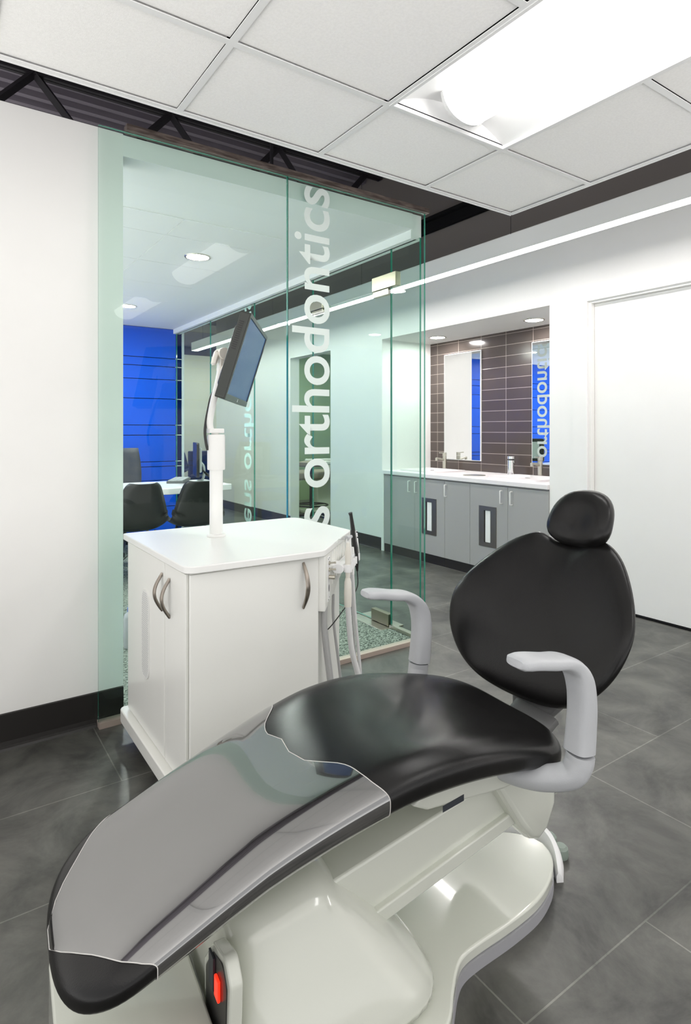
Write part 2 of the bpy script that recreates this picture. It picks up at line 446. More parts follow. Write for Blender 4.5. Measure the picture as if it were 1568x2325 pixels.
# main floating ceiling cloud (troffers sit in skipped modules)
X_L = [0.746 + 0.61 * k for k in range(-5, 3)] + [2.585]
Y_L = [1.69 - 0.61 * k for k in range(0, 7)][::-1]
bm = new()
xs = X_L; ys = Y_L + [2.165]
ix = {round(x, 3): i for i, x in enumerate(xs)}
i1 = ix[1.356]; jtop = len(Y_L) - 1           # module between y 1.08-1.69
skips = set()
TR = [(i1, jtop - 1, True), (i1, jtop - 4, False)]  # second troffer is unseen, added for fill
for i, j, _ in TR: skips |= {(i, j), (i, j - 1)}
grid_region(bm, xs, ys, Z_C, 0.010, skip=skips)
x0, x1, y0, y1 = xs[0], xs[-1], ys[0], ys[-1]
for a in ((x0 - .014, x1 + .014, y0 - .014, y0 - .008), (x0 - .014, x1 + .014, y1 + .008, y1 + .014), (x0 - .014, x0 - .008, y0, y1), (x1 + .008, x1 + .014, y0, y1)):
    box(bm, *a, Z_C - 0.001, Z_C + 0.045, mi=1)
box(bm, x0, x1, y0, y1, Z_C + 0.20, Z_C + 0.205, mi=2)
st(build('ceiling', bm, ['tile_ceiling', 'grid', 'black'], weld=False), 'white suspended acoustic tile ceiling', 'ceiling')

# dark open deck with ribs
bm = new()
n = 0; x = -3.2
pr_ = []
while x < 12.3:
    pr_ += [(x - 0.0, 3.90), (x + 0.05, 3.90), (x + 0.065, 3.86), (x + 0.115, 3.86), (x + 0.13, 3.90)]; x += 0.15
pr_ = [(a, b) for a, b in pr_]
poly = pr_ + [(12.3, 3.95), (-3.3, 3.95)]
top = [bm.verts.new((-3.2, a, b)) for a, b in pr_]; bot = [bm.verts.new((9.0, a, b)) for a, b in pr_]
for i in range(len(top) - 1): bm.faces.new([top[i], top[i + 1], bot[i + 1], bot[i]])
st(build('ceiling_deck', bm, 'deck', weld=False), 'dark ribbed metal roof deck', 'ceiling')
# open web joists
def joist(y):
    bm = new()
    for z in (3.22, 3.80): 
        box(bm, -3.0, 3.78, y - 0.035, y - 0.005, z, z + 0.05); box(bm, -3.0, 3.78, y + 0.005, y + 0.035, z, z + 0.05)
    x = -2.9; up = True
    while x < 3.5:
        a, b = (3.25, 3.82) if up else (3.82, 3.25)
        tube(bm, [(x, y, a), (x + 0.5, y, b)], 0.030, 0.040, n=4)
        x += 0.5; up = not up
    return build('roof_joist', bm, 'joist', weld=False)
js = ['dark open web roof joist nearest above the glass rail', 'dark open web roof joist second behind the glass rail', 'dark open web roof joist third behind the glass rail']
for y, l in zip((3.55, 4.85, 6.15), js): tag(joist(y), l, 'roof joist', 'open web roof joists above the glass')
bm = new(); box(bm, 3.70, 3.78, -3.5, 9.0, 3.14, 3.17); box(bm, 3.745, 3.78, -3.5, 9.0, 3.05, 3.14)
st(build('trim_1', bm, 'black', weld=False), 'black steel angle along the top of the dark upper wall', 'trim')
for (x, y, zt) in ((1.93, 3.7, 3.05),):
    e = empty('sprinkler_head', 'small black sprinkler drop hanging above the glass rail', 'sprinkler', (x, y, zt))
    bm = new(); cyl(bm, (0, 0, 0), (0, 0, 0.82), 0.012); build('pipe', bm, 'joist', e)
    bm = new(); lathe(bm, [(0, -0.05), (0.03, -0.05), (0.03, -0.045), (0.008, -0.04), (0.012, 0), (0.02, 0.02), (0, 0.03)]); build('head', bm, 'joist', e)

# ------------------------------------------------------------------ glass
def pane(name, x0, x1, y0, y1, z0, z1, label, cat='glass pane'):
    """big faces glass, narrow faces green edge"""
    bm = new(); fs = box(bm, x0, x1, y0, y1, z0, z1)
    big = max(f.calc_area() for f in fs)
    for f in fs:
        f.material_index = 0 if f.calc_area() > big * 0.6 else 1
    return st(build(name, bm, ['glass', 'glass_edge']), label, cat)
pane('window_1', 0.560, 1.447, 2.604, 2.616, 0.022, 2.492, 'clear green glass pane at the end of the left wall')
w2 = pane('window_2', 1.451, 2.362, 2.604, 2.616, 0.022, 2.492, 'clear green glass pane lettered s orthodontics')
pane('window_3', 2.334, 2.346, 2.622, 2.888, 0.022, 2.355, 'narrow glass pane at the corner beside the glass door')
pane('window_4', 2.334, 2.346, 2.892, 3.818, 2.122, 2.355, 'glass transom above the glass door')
w5 = pane('window_5', 2.334, 2.346, 3.822, 4.808, 0.022, 2.355, 'side glass pane right behind the glass door')
w6 = pane('window_6', 2.334, 2.346, 4.812, 5.828, 0.022, 2.355, 'side glass pane lettered ens orthodontics in reverse')
pane('window_7', 2.334, 2.346, 5.832, 6.868, 0.022, 2.355, 'side glass pane next to the blue wall')
st(build('trim_2', bx(0.668, 2.378, 2.585, 2.632, 2.493, 2.522), 'rail', bevel=0.002), 'dark bronze top rail over the glass', 'rail')
st(build('trim_3', bx(0.56, 2.362, 2.59, 2.634, 0.0, 0.024), 'sill'), 'tan metal floor channel under the front glass', 'channel')
bm = new(); box(bm, 2.322, 2.358, 2.634, 2.89, 0, 0.024); box(bm, 2.322, 2.358, 3.82, 6.87, 0, 0.024)
st(build('trim_4', bm, 'steel', weld=False), 'metal floor channel under the side glass', 'channel')
# glass door
bm = new(); fs = box(bm, 2.334, 2.346, 2.893, 3.817, 0.012, 2.114)
for f in fs: f.material_index = 0 if f.calc_area() > 1.0 else 1
d1 = st(build('door_1', bm, ['glass', 'glass_edge']), 'frameless glass door with square steel patch fittings', 'glass door')
for nm, a in (('hinge_fitting', (2.90, 3.060, 2.078, 2.1135)), ('floor_fitting', (2.90, 3.075, 0.012, 0.085)), ('top_fitting', (3.66, 3.81, 2.090, 2.1135))):
    bm = new(); box(bm, 2.322, 2.358, *a); build(nm, bm, 'patch', d1, bevel=0.002)
bm = new(); cyl(bm, (2.30, 3.72, 0.8), (2.30, 3.72, 1.3), 0.012); cyl(bm, (2.30, 3.72, 0.85), (2.34, 3.72, 0.85), 0.008); cyl(bm, (2.30, 3.72, 1.25), (2.34, 3.72, 1.25), 0.008)
bm.free()
tag(build('patch_fitting', bx(2.320, 2.360, 2.825, 3.065, 2.118, 2.205), 'patch', bevel=0.002), 'square steel patch fitting at top corner of the glass door nearest the pendant', 'fitting')
tag(build('patch_fitting', bx(2.320, 2.360, 3.66, 3.90, 2.118, 2.180), 'patch', bevel=0.002), 'small steel patch fitting at the far top corner of the glass door, behind the lettering', 'fitting')
tag(build('floor_closer', bx(2.25, 2.43, 2.88, 3.22, 0.0, 0.009), 'steel', bevel=0.002), 'flat steel closer plate in the floor under the glass door', 'closer plate')

# lettering (vinyl on the glass)
def lettering(text, parent, height_u, length, origin, updir, alongdir, nrm, mirror=False):
    cu = bpy.data.curves.new('letters', 'FONT'); cu.body = text; cu.resolution_u = 6; cu.size = 1.0; cu.offset = 0.012
    to = bpy.data.objects.new('letters_tmp', cu); C.objects.link(to)
    dg = bpy.context.evaluated_depsgraph_get(); me = bpy.data.meshes.new_from_object(to.evaluated_get(dg))
    bpy.data.objects.remove(to)
    xs_ = [v.co.x for v in me.vertices]; mn, mxx = min(xs_), max(xs_)
    k = length / (mxx - mn)
    asc = max(v.co.y for v in me.vertices)
    ku = height_u / asc
    A, U_, Nn = Vector(alongdir), Vector(updir), Vector(nrm)
    for v in me.vertices:
        v.co = Vector(origin) + A * ((v.co.x - mn) * k) + U_ * (v.co.y * ku) + Nn * 0.0008
    me.materials.clear(); me.materials.append(M['frost']); me.name = 'lettering'
    o = bpy.data.objects.new('lettering', me); C.objects.link(o); o.parent = parent
    return o
lettering('s orthodontics', w2, 0.218, 1.735, (1.690, 2.604, 0.742), (-1, 0, 0), (0, 0, 1), (0, -1, 0))
lettering('ens orthodontics', w6, 0.218, 2.02, (2.346, 5.032, 0.395), (0, -1, 0), (0, 0, 1), (1, 0, 0))

# ------------------------------------------------------------------ white door on the right
bm = new()
box(bm, WX - 0.018, WX - 0.0005, 2.485, 2.60, 0, 2.135); box(bm, WX - 0.018, WX - 0.0005, 1.30, 2.60, 2.1355, 2.22); box(bm, WX - 0.018, WX - 0.0005, 1.30, 1.415, 0, 2.135)
box(bm, WX - 0.0002, WX + TH, 2.465, 2.498, 0, 2.119); box(bm, WX - 0.0002, WX + TH, 1.402, 1.435, 0, 2.119); box(bm, WX - 0.0002, WX + TH, 1.402, 2.498, 2.12, 2.129)
d2 = st(build('door_2', bx(WX + 0.040, WX + 0.085, 1.437, 2.463, 0.012, 2.118), 'wall'), 'flush white door at the right edge', 'door')
fr = build('door_frame', bm, 'wall', d2, weld=False)
bm = new(); cyl(bm, (WX + 0.04, 1.52, 1.0), (WX - 0.01, 1.52, 1.0), 0.012); cyl(bm, (WX - 0.01, 1.52, 1.0), (WX - 0.01, 1.64, 1.0), 0.010)
build('door_handle', bm, 'steel', d2, smooth=True)
st(build('gap_strip', bx(WX + 0.02, WX + 0.1, 1.40, 2.50, 0.0, 0.008), 'black'), 'black strip standing in for the shaded gap under the white door', 'trim')  # solid black piece draws the shade of the gap below the door

# =================================================================== LIGHTS
def troffer(i, j, vis):
    xa, xb = xs[i] + 0.013, xs[i + 1] - 0.013; ya, yb = ys[j - 1] + 0.013, ys[j + 1] - 0.013
    xc, yc = (xa + xb) / 2, (ya + yb) / 2
    lab = 'bright recessed ceiling light with a long half round lens' if vis else 'added recessed ceiling light with half round lens, unseen'
    e = empty('troffer_light', lab, 'ceiling light', (xc, yc, Z_C), 0, None)
    hw, hl = (xb - xa) / 2, (yb - ya) / 2
    # curved reflector tray
    bm = new(); rows = []
    for k in range(13):
        t = -1 + 2 * k / 12; x = hw * t; z = 0.012 + 0.075 * (1 - abs(t) ** 2.2)
        rows.append([bm.verts.new((x, y, z)) for y in (-hl, -hl + 0.05, hl - 0.05, hl)])
    for a, b in zip(rows, rows[1:]):
        for q in range(3): bm.faces.new([a[q], a[q + 1], b[q + 1], b[q]])
    for s_ in (0, 3):
        f = [r[s_] for r in rows]
        bm.faces.new(f)
    build('reflector', bm, 'reflector', e, smooth=True, weld=False)
    bm = new(); box(bm, -hw - .012, hw + .012, -hl - .012, -hl, -0.002, 0.016); box(bm, -hw - .012, hw + .012, hl, hl + .012, -0.002, 0.016)
    box(bm, -hw - .012, -hw, -hl, hl, -0.002, 0.016); box(bm, hw, hw + .012, -hl, hl, -0.002, 0.016)
    build('frame', bm, 'grid', e, weld=False)
    bm = new(); rings = []
    for y in (-hl + 0.075, hl - 0.075):
        vs = []
        for k in range(17):
            t = PI * k / 16
            vs.append(bm.verts.new((0.115 * math.cos(t), y, 0.075 - 0.085 * math.sin(t))))
        rings.append(vs)
    for k in range(16): bm.faces.new([rings[0][k], rings[0][k + 1], rings[1][k + 1], rings[1][k]])
    for r in rings: bm.faces.new(r)
    build('lens', bm, 'lens', e, smooth=True, weld=False)
    for s_ in (-1, 1):
        bm = new(); yy = s_ * (hl - 0.068)
        vs = [(0.12 * math.cos(PI * k / 16), 0.077 - 0.09 * math.sin(PI * k / 16)) for k in range(17)]
        prism(bm, vs, yy - 0.007, yy + 0.007, fn=lambda a, b, z: (a, z, b)); build('end_cap', bm, 'reflector', e)
for a in TR: troffer(*a)

# linear pendant beside the far wall
e = empty('pendant_light', 'long white linear pendant light hanging beside the right wall', 'pendant light', (3.25, 0, 2.43))
bm = new(); P0, P1 = -1.5, 8.735
box(bm, -0.05, 0.05, P0, P1, 0.006, 0.122); box(bm, -0.05, -0.046, P0, P1, 0, 0.006); box(bm, 0.046, 0.05, P0, P1, 0, 0.006)
build('housing', bm, 'white_plastic', e, weld=False)
build('diffuser', bx(-0.046, 0.046, P0 + .004, P1 - .004, 0.001, 0.0058), 'pend_lens', e)
for y in (8.4, 6.2, 4.45, 2.72, 1.0):
    bm = new(); cyl(bm, (0, y, 0.12), (0, y, 1.43), 0.0018, n=6); build('suspension_wire', bm, 'joist', e)

def downlight(x, y, z, r, lab, grp, m='down_lens'):
    e = empty('downlight', lab, 'downlight', (x, y, z), 0, grp)
    bm = new(); lathe(bm, [(r * 0.84, 0.0), (r * 0.88, -0.006), (r, -0.006), (r * 1.04, 0.0), (r * 1.0, 0.001), (r * 0.84, 0.001)], n=36)
    build('trim_ring', bm, 'steel', e, smooth=True)
    bm = new(); lathe(bm, [(0, -0.0035), (r * 0.84, -0.0035), (r * 0.84, 0.0), (0, 0.0)], n=36); build('lens', bm, m, e)
downlight(4.175, 4.42, 2.165, 0.085, 'round downlight in the niche ceiling over the far sink', 'niche downlights', 'down_niche')
downlight(4.185, 3.255, 2.165, 0.085, 'round downlight in the niche ceiling over the near sink', 'niche downlights', 'down_niche')
downlight(1.466, 3.88, 2.400, 0.085, 'larger round downlight in the glass room ceiling above the blue wall', 'glass room downlights', 'down_inner')
downlight(1.50, 5.79, 2.400, 0.085, 'round downlight at the left edge of the glass, deeper in the room', 'glass room downlights', 'down_inner')
downlight(0.24, 3.88, 2.400, 0.085, 'added unseen downlight in the glass room hidden behind the left wall, near row', 'glass room downlights', 'down_inner')  # extra lamp put in to brighten the glass room
downlight(0.24, 5.79, 2.400, 0.085, 'added unseen downlight in the glass room hidden behind the left wall, far row', 'glass room downlights', 'down_inner')  # likewise an unseen extra lamp, far row
M['fill_room'] = mat('fill_room_lens', (0.9, 0.9, 0.9), 0.5, emit=(1.0, 0.98, 0.92), es=420)  # emission of lamps added to brighten the room beyond
downlight(5.0, 6.4, 2.6, 0.09, 'added unseen downlight for the room beyond the doorway', None, 'fill_room')
downlight(4.7, 8.1, 2.6, 0.0901, 'second added downlight deeper in the room beyond the doorway', None, 'fill_room')
st(build('added_lamp_slab', bx(2.43, 8.0, 9.3, 12.0, 2.95, 3.0), 'dark_upper'))  # unseen slab added to carry the corridor fill lamps
M['fill_far'] = mat('fill_far_lens', (0.9, 0.9, 0.9), 0.5, emit=(1.0, 0.96, 0.88), es=520)  # emission of lamps added to lift the corridor end
downlight(3.1, 10.4, 2.95, 0.0901, 'added unseen downlight at the far end of the corridor', None, 'fill_far')
downlight(4.6, 10.6, 2.95, 0.0902, 'added unseen downlight over the bench at the corridor end', None, 'fill_far')

# =================================================================== SINK NICHE
def vanity(y0, y1, doors, label):
    """doors: list of (ya, yb, handle_y, slot?)"""
    e = empty('vanity_cabinet', label, 'cabinet', (WX, (y0 + y1) / 2, 0)); yc = (y0 + y1) / 2
    build('body', bx(0.012, 0.66, y0 - yc + 0.001, y1 - yc - 0.001, 0.08, 0.784), 'cabinet_grey', e)
    build('toe_kick', bx(-0.004, 0.05, y0 - yc + .001, y1 - yc - .001, 0.0, 0.078), 'base_rubber', e)
    for ya, yb, hy, slot in doors:
        a, b = ya - yc + 0.0015, yb - yc - 0.0015
        bm = new()
        if slot:
            s0, s1 = slot[0] - yc, slot[1] - yc; z0, z1 = 0.275, 0.587
            box(bm, -0.008, 0.011, a, s0, 0.082, 0.772); box(bm, -0.008, 0.011, s1, b, 0.082, 0.772)
            box(bm, -0.008, 0.011, s0, s1, 0.082, z0); box(bm, -0.008, 0.011, s0, s1, z1, 0.772)
        else: box(bm, -0.008, 0.011, a, b, 0.082, 0.772)
        d = build('door', bm, 'cabinet_grey', e, weld=False)
        if hy is not None:
            h0 = hy - yc
            pts = cr([(-0.008, h0, 0.742), (-0.030, h0, 0.742), (-0.036, h0, 0.735), (-0.036, h0, 0.69), (-0.036, h0, 0.645), (-0.030, h0, 0.638), (-0.008, h0, 0.638)], 4)
            bm = new(); tube(bm, pts, 0.0045, n=8); build('handle', bm, 'white_plastic', d, smooth=True)
        if slot:
            bm = new(); w = 0.02; zA, zB = 0.263, 0.599; sa, sb = s0 - 0.012, s1 + 0.012; i0, i1_ = s0 + 0.045, s1 - 0.045
            box(bm, -0.013, -0.008, sa, i0, zA, zB); box(bm, -0.013, -0.008, i1_, sb, zA, zB); box(bm, -0.013, -0.008, i0, i1_, zA, zA + 0.035); box(bm, -0.013, -0.008, i0, i1_, zB - 0.035, zB)
            f = build('towel_slot', bm, 'pewter', d, weld=False); f['label'] = 'steel framed paper towel slot'
            build('towels', bx(-0.0075, 0.0, s0 + 0.055, s1 - 0.055, zA + 0.037, zB - 0.037), 'paper', f)
vanity(3.912, 4.79, [(4.319, 4.79, 4.387, None), (3.912, 4.319, 4.29, (4.03, 4.20))], 'double door grey cabinet under the far sink, mostly behind glass')
vanity(3.606, 3.912, [(3.606, 3.912, 3.888, None)], 'single door grey cabinet between the two sink cabinets')
vanity(2.808, 3.606, [(3.197, 3.606, 3.253, (3.324, 3.487)), (2.808, 3.197, 3.151, None)], 'double door grey cabinet under the near sink with full towel slot')
bm = new(); box(bm, WX - 0.022, 4.458, 2.81, 4.79, 0.786, 0.822)
tag(build('countertop', bm, 'solid', bevel=0.003), 'white solid countertop running through the sink niche', 'countertop')
st(build('trim_6', bx(WX - 0.012, 4.455, 4.792, 4.831, 0, 0.822), 'wall'), 'white filler panel at the left end of the sink cabinets', 'panel')
def sink(y, lab):
    e = empty('sink', lab, 'sink', (4.10, y, 0.822), 0, 'sinks in the niche counter')
    a = rounded([(-0.21, -0.27), (0.21, -0.27), (0.21, 0.27), (-0.21, 0.27)], 0.05); b = rounded([(-0.18, -0.24), (0.15, -0.24), (0.15, 0.24), (-0.18, 0.24)], 0.05)
    c_ = [(p[0] * 0.8, p[1] * 0.85) for p in b]
    bm = new(); L = [[bm.verts.new((p[0], p[1], z)) for p in q] for q, z in ((a, 0.0), (a, 0.016), (b, 0.018), (c_, 0.004))]
    skin(bm, L, True); build('rim', bm, 'solid', e, smooth=True)
    bm = new(); lathe(bm, [(0, 0.005), (0.022, 0.005), (0.022, 0.009), (0, 0.009)]); build('drain', bm, 'chrome', e)
sink(4.42, 'white rectangular drop in sink at the glass end of the counter')
sink(3.255, 'white rectangular drop in sink at the near end of the counter')
def faucet(y, lab):
    e = empty('faucet', lab, 'faucet', (4.345, y, 0.8385), 0, 'niche faucets')
    bm = new(); cyl(bm, (0, 0, 0), (0, 0, 0.125), 0.021); build('body', bm, 'steel', e, smooth=True)
    bm = new(); cyl(bm, (0, 0, 0.128), (0, 0, 0.162), 0.022); tube(bm, [(-0.01, 0, 0.156), (-0.075, 0, 0.160)], 0.0055, n=10); build('lever', bm, 'steel', e, smooth=True)
    bm = new(); tube(bm, cr([(-0.01, 0, 0.085), (-0.07, 0, 0.098), (-0.115, 0, 0.104)], 4), 0.011, n=14)
    cyl(bm, (-0.112, 0, 0.110), (-0.112, 0, 0.082), 0.014); build('spout', bm, 'steel', e, smooth=True)
faucet(4.495, 'brushed single lever faucet at the far sink')
faucet(3.315, 'brushed single lever faucet at the near sink')
e = empty('soap_dispenser', 'round polished steel soap dispenser on the counter between the sinks', 'soap dispenser', (4.33, 3.62, 0.822))
bm = new(); lathe(bm, [(0, 0), (0.034, 0), (0.034, 0.135), (0.030, 0.137), (0.0, 0.137)]); build('body', bm, 'chrome', e, smooth=True)
bm = new(); lathe(bm, [(0.0, 0.137), (0.029, 0.137), (0.029, 0.148), (0, 0.148)]); build('collar', bm, 'black_plastic', e, smooth=True)
bm = new(); lathe(bm, [(0.0, 0.148), (0.034, 0.148), (0.034, 0.172), (0, 0.174)]); build('cap', bm, 'chrome', e, smooth=True)
e = empty('counter_ring', 'flat steel rimmed round opening in the counter between the sinks', 'waste opening', (4.02, 3.78, 0.822))
bm = new(); lathe(bm, [(0.085, 0), (0.10, 0.0), (0.10, 0.005), (0.085, 0.003)], n=32); build('rim', bm, 'steel', e)
bm = new(); lathe(bm, [(0, 0.0), (0.085, 0), (0.085, 0.001), (0, 0.001)], n=32); build('flap', bm, 'solid', e)
def mirror(y0, y1, lab):
    e = empty('wall_mirror', lab, 'mirror', (4.46, (y0 + y1) / 2, 0.925), 0, None); w = (y1 - y0) / 2
    bm = new(); box(bm, -0.014, 0, -w, w, 0, 1.10); build('frame', bm, 'trayw', e)
    build('mirror_glass', bx(-0.0155, -0.0142, -w + 0.006, w - 0.006, 0.006, 1.094), 'mirror', e)
mirror(4.095, 4.607, 'tall mirror over the far sink reflecting the blue wall')
mirror(2.965, 3.483, 'tall mirror over the near sink reflecting the lettering')

# =================================================================== DELIVERY CABINET
cab = empty('delivery_cabinet', 'white mobile dental cabinet with bow handles beside the glass', 'cabinet', (1.03, 2.13, 0))
CX, CY = 1.03, 2.13
def cl(pts): return [(a - CX, b - CY) for a, b in pts]
body = [(0.652, 1.79), (1.112, 1.79), (1.40, 2.075), (1.40, 2.47), (0.652, 2.47)]
bm = new(); prism(bm, cl(rounded(body, [0.02, 0.01, 0.01, 0.03, 0.01], 3)), 0.115, 0.789); build('carcass', bm, 'laminate', cab, smooth=True)
topo = [(0.628, 1.762), (1.118, 1.748), (1.438, 2.045), (1.438, 2.50), (0.628, 2.50)]
bm = new(); prism(bm, cl(rounded(topo, [0.045, 0.05, 0.03, 0.07, 0.02], 6)), 0.790, 0.813); build('worktop', bm, 'laminate_top', cab, smooth=True, bevel=0.003)
pl = [(0.615, 1.76), (1.12, 1.76), (1.36, 2.06), (1.36, 2.50), (0.615, 2.50)]
bm = new(); prism(bm, cl(rounded(pl, 0.03, 4)), 0.062, 0.114); build('plinth', bm, 'laminate', cab, smooth=True, bevel=0.004)
for x, y in ((0.68, 1.84), (0.68, 2.42), (1.10, 1.86), (1.28, 2.42)):
    bm = new(); tube(bm, [(x - CX - 0.012, y - CY, 0.028), (x - CX + 0.012, y - CY, 0.028)], 0.028, n=18); box(bm, x - CX - .016, x - CX + .016, y - CY - .016, y - CY + .016, 0.045, 0.062)
    build('caster', bm, 'black_plastic', cab)
def bow(p0, p1, out, n=12):
    p0, p1, o = Vector(p0), Vector(p1), Vector(out)
    bm = new(); pts = []; rr = []; r2 = []
    for k in range(n * 2 + 1):
        t = k / (n * 2); b = math.sin(PI * t)
        pts.append(p0.lerp(p1, t) + o * b); rr.append(0.0045 + 0.0045 * b); r2.append(0.0055)
    tube(bm, pts, rr, r2, n=10, side=(p1 - p0).cross(o)); return bm
# doors: left face (two) and front
dA = build('door', bx(0.640 - CX, 0.6515 - CX, 2.004 - CY, 2.462 - CY, 0.122, 0.784), 'laminate', cab, bevel=0.003)
dB = build('door', bx(0.640 - CX, 0.6515 - CX, 1.798 - CY, 1.998 - CY, 0.122, 0.784), 'laminate', cab, bevel=0.003)
dC = build('door', bx(0.647 - CX, 1.112 - CX, 1.778 - CY, 1.7895 - CY, 0.122, 0.784), 'laminate', cab, bevel=0.003)
build('handle', bow((0.640 - CX, 2.022 - CY, 0.745), (0.640 - CX, 2.022 - CY, 0.618), (-0.028, 0, 0)), 'pewter', dA, smooth=True)
build('handle', bow((0.640 - CX, 1.945 - CY, 0.742), (0.640 - CX, 1.945 - CY, 0.613), (-0.028, 0, 0)), 'pewter', dB, smooth=True)
build('handle', bow((1.050 - CX, 1.778 - CY, 0.773), (1.050 - CX, 1.778 - CY, 0.617), (0.0, -0.032, 0)), 'pewter', dC, smooth=True)
# stadium grille
bm = new(); st_ = []
for k in range(25):
    t = PI * k / 24; st_.append((2.212 - CY + 0.043 * math.cos(t), 0.605 + 0.043 * math.sin(t)))
for k in range(25):
    t = PI + PI * k / 24; st_.append((2.212 - CY + 0.043 * math.cos(t), 0.365 + 0.043 * math.sin(t)))
prism(bm, st_, 0.6355 - CX, 0.6405 - CX, fn=lambda a, b, z: (z, a, b)); g = build('grille', bm, 'white_plastic', dA); g['label'] = 'oval perforated speaker grille'
bm = new()
for i in range(-4, 5):
    for j in range(-38, 39):
        y = 0.0088 * i + (0.0044 if j % 2 else 0); z = 0.485 + 0.0075 * j / 1.0 * 0.52 * 2 / 1.04
        zz = max(0, abs(z - 0.485) - 0.12)
        if y * y + zz * zz < 0.036 ** 2:
            vs = [bm.verts.new((0.6352 - CX, 2.212 - CY + y + 0.0020 * math.cos(PI * q / 3), z + 0.0020 * math.sin(PI * q / 3))) for q in range(6)]
            bm.faces.new(vs)
build('perforations', bm, 'bumper', g, weld=False)
# instrument head on the chamfered corner: local frame along chamfer (a), outwards (n)
A0 = Vector((1.112, 1.79, 0)); A1 = Vector((1.40, 2.075, 0)); ax = (A1 - A0).normalized(); nx = Vector((ax.y, -ax.x, 0))
LCH = (A1 - A0).length
def ch(a, n_, z): p = A0 + ax * a + nx * n_; return (p.x - CX, p.y - CY, z)
prof = [(0.0, 0.787), (LCH, 0.787), (LCH, 0.700), (LCH * 0.75, 0.655), (LCH * 0.45, 0.625), (LCH * 0.2, 0.607), (0.0, 0.590)]
bm = new(); prism(bm, prof, -0.001, 0.030, fn=lambda a, b, z: ch(a, z, b)); head = build('instrument_head', bm, 'laminate', cab, bevel=0.004)
bm = new(); box(bm, 0, 1, 0, 1, 0, 1); bm.free()
bm = new(); prism(bm, [(0.035, 0.615), (0.068, 0.62), (0.068, 0.775), (0.035, 0.775)], 0.0302, 0.0325, fn=lambda a, b, z: ch(a, z, b)); cp = build('control_strip', bm, 'trayw', head)
for z in (0.752, 0.728):
    bm = new(); cyl(bm, ch(0.052, 0.0325, z), ch(0.052, 0.038, z), 0.007); cyl(bm, ch(0.052, 0.036, z), ch(0.052, 0.058, z + 0.003), 0.0022, 0.004)
    build('toggle_switch', bm, 'steel', cp, smooth=True)
bm = new(); cyl(bm, ch(0.052, 0.0325, 0.702), ch(0.052, 0.055, 0.702), 0.008); build('control_knob', bm, 'steel', cp, smooth=True)
bm = new(); q = [(0.052 + 0.006 * math.cos(2 * PI * k / 16), 0.662 + 0.013 * math.sin(2 * PI * k / 16)) for k in range(16)]
prism(bm, q, 0.0325, 0.0330, fn=lambda a, b, z: ch(a, z, b)); build('gauge_window', bm, 'dark_label', cp)
for a, z in ((0.042, 0.767), (0.061, 0.769), (0.042, 0.622), (0.061, 0.627)):
    bm = new(); cyl(bm, ch(a, 0.0325, z), ch(a, 0.0335, z), 0.0018, n=8); build('screw', bm, 'black_plastic', cp)
# ribs on the head and lower pod
bm = new()
for k in range(7): cyl(bm, ch(0.12 + 0.038 * k, 0.030, 0.66 + 0.006 * k), ch(0.12 + 0.038 * k, 0.030, 0.783), 0.0035, n=8)
build('ribs', bm, 'laminate', head, smooth=True)
# holder bar
hb = new(); tube(hb, [ch(0.14, 0.03, 0.722), ch(0.14, 0.06, 0.722)], 0.018, 0.025, n=16, side=(0, 0, 1), expo=0.6); tube(hb, [ch(0.09, 0.058, 0.722), ch(0.33, 0.062, 0.722)], 0.016, 0.020, n=16, side=(0, 0, 1), expo=0.8)
build('holder_bar', hb, 'trayw', head, smooth=True)
for a in (0.115, 0.165, 0.215, 0.265, 0.31):
    bm = new()
    c = Vector(ch(a, 0.090, 0.722)); rings = []
    for k in range(15):
        t = R(40) + R(280) * k / 14 + math.atan2(nx.y, nx.x); d = Vector((math.cos(t), math.sin(t), 0))
        rings.append([bm.verts.new(c + d * r_ + Vector((0, 0, z_))) for r_, z_ in ((0.010, -0.014), (0.015, -0.014), (0.015, 0.014), (0.010, 0.014))])
    skin(bm, rings); build('holder_clip', bm, 'trayw', head, smooth=False)
bm = new(); box(bm, 0, 0, 0, 0, 0, 0); bm.free()

def W_(a, n_, z):    # world position on the holder row
    p = A0 + ax * a + nx * n_; return Vector((p.x, p.y, z))
def hang(p, zend=0.16, sx=0.02, sy=0.05, back=None):
    """hose path from p down to a loop that returns to the cabinet base"""
    q = back
    return cr([tuple(p), (p.x + sx * .3, p.y - 0.004, p.z - 0.16), (p.x + sx, p.y - 0.008, 0.30), (p.x + sx, p.y - 0.01, 0.18), (p.x + sx * .3, p.y, zend), (q[0], q[1], zend + 0.005)], 8)
# air-water syringe
p = W_(0.165, 0.090, 0.725)
e = empty('air_water_syringe', 'white and steel air water syringe with thin bent nozzle in the cabinet holder', 'syringe', p)
def rel(pts, o): return [tuple(Vector(q) - o) for q in pts]
bm = new(); tube(bm, [(0, 0, -0.03), (0, 0, 0.03), (-0.004, 0.003, 0.075), (-0.006, 0.004, 0.10)], [0.007, 0.010, 0.009, 0.011], n=14); build('handle', bm, 'white_plastic', e, smooth=True)
bm = new(); tube(bm, cr([(-0.006, 0.004, 0.098), (-0.04, -0.004, 0.099), (-0.062, -0.012, 0.100), (-0.075, -0.020, 0.088)], 5), 0.0018, n=8); build('nozzle', bm, 'chrome', e, smooth=True)
bm = new(); cyl(bm, (-0.016, 0.0, 0.099), (0.010, 0.006, 0.103), 0.010, 0.006); build('button_block', bm, 'chair_grey', e, smooth=True)
bm = new(); tube(bm, rel(hang(p - Vector((0, 0, 0.03)), 0.10, 0.025, back=tuple(W_(0.25, 0.006, 0.12))), p), 0.0035, n=8); build('hose', bm, 'hose', e, smooth=True)
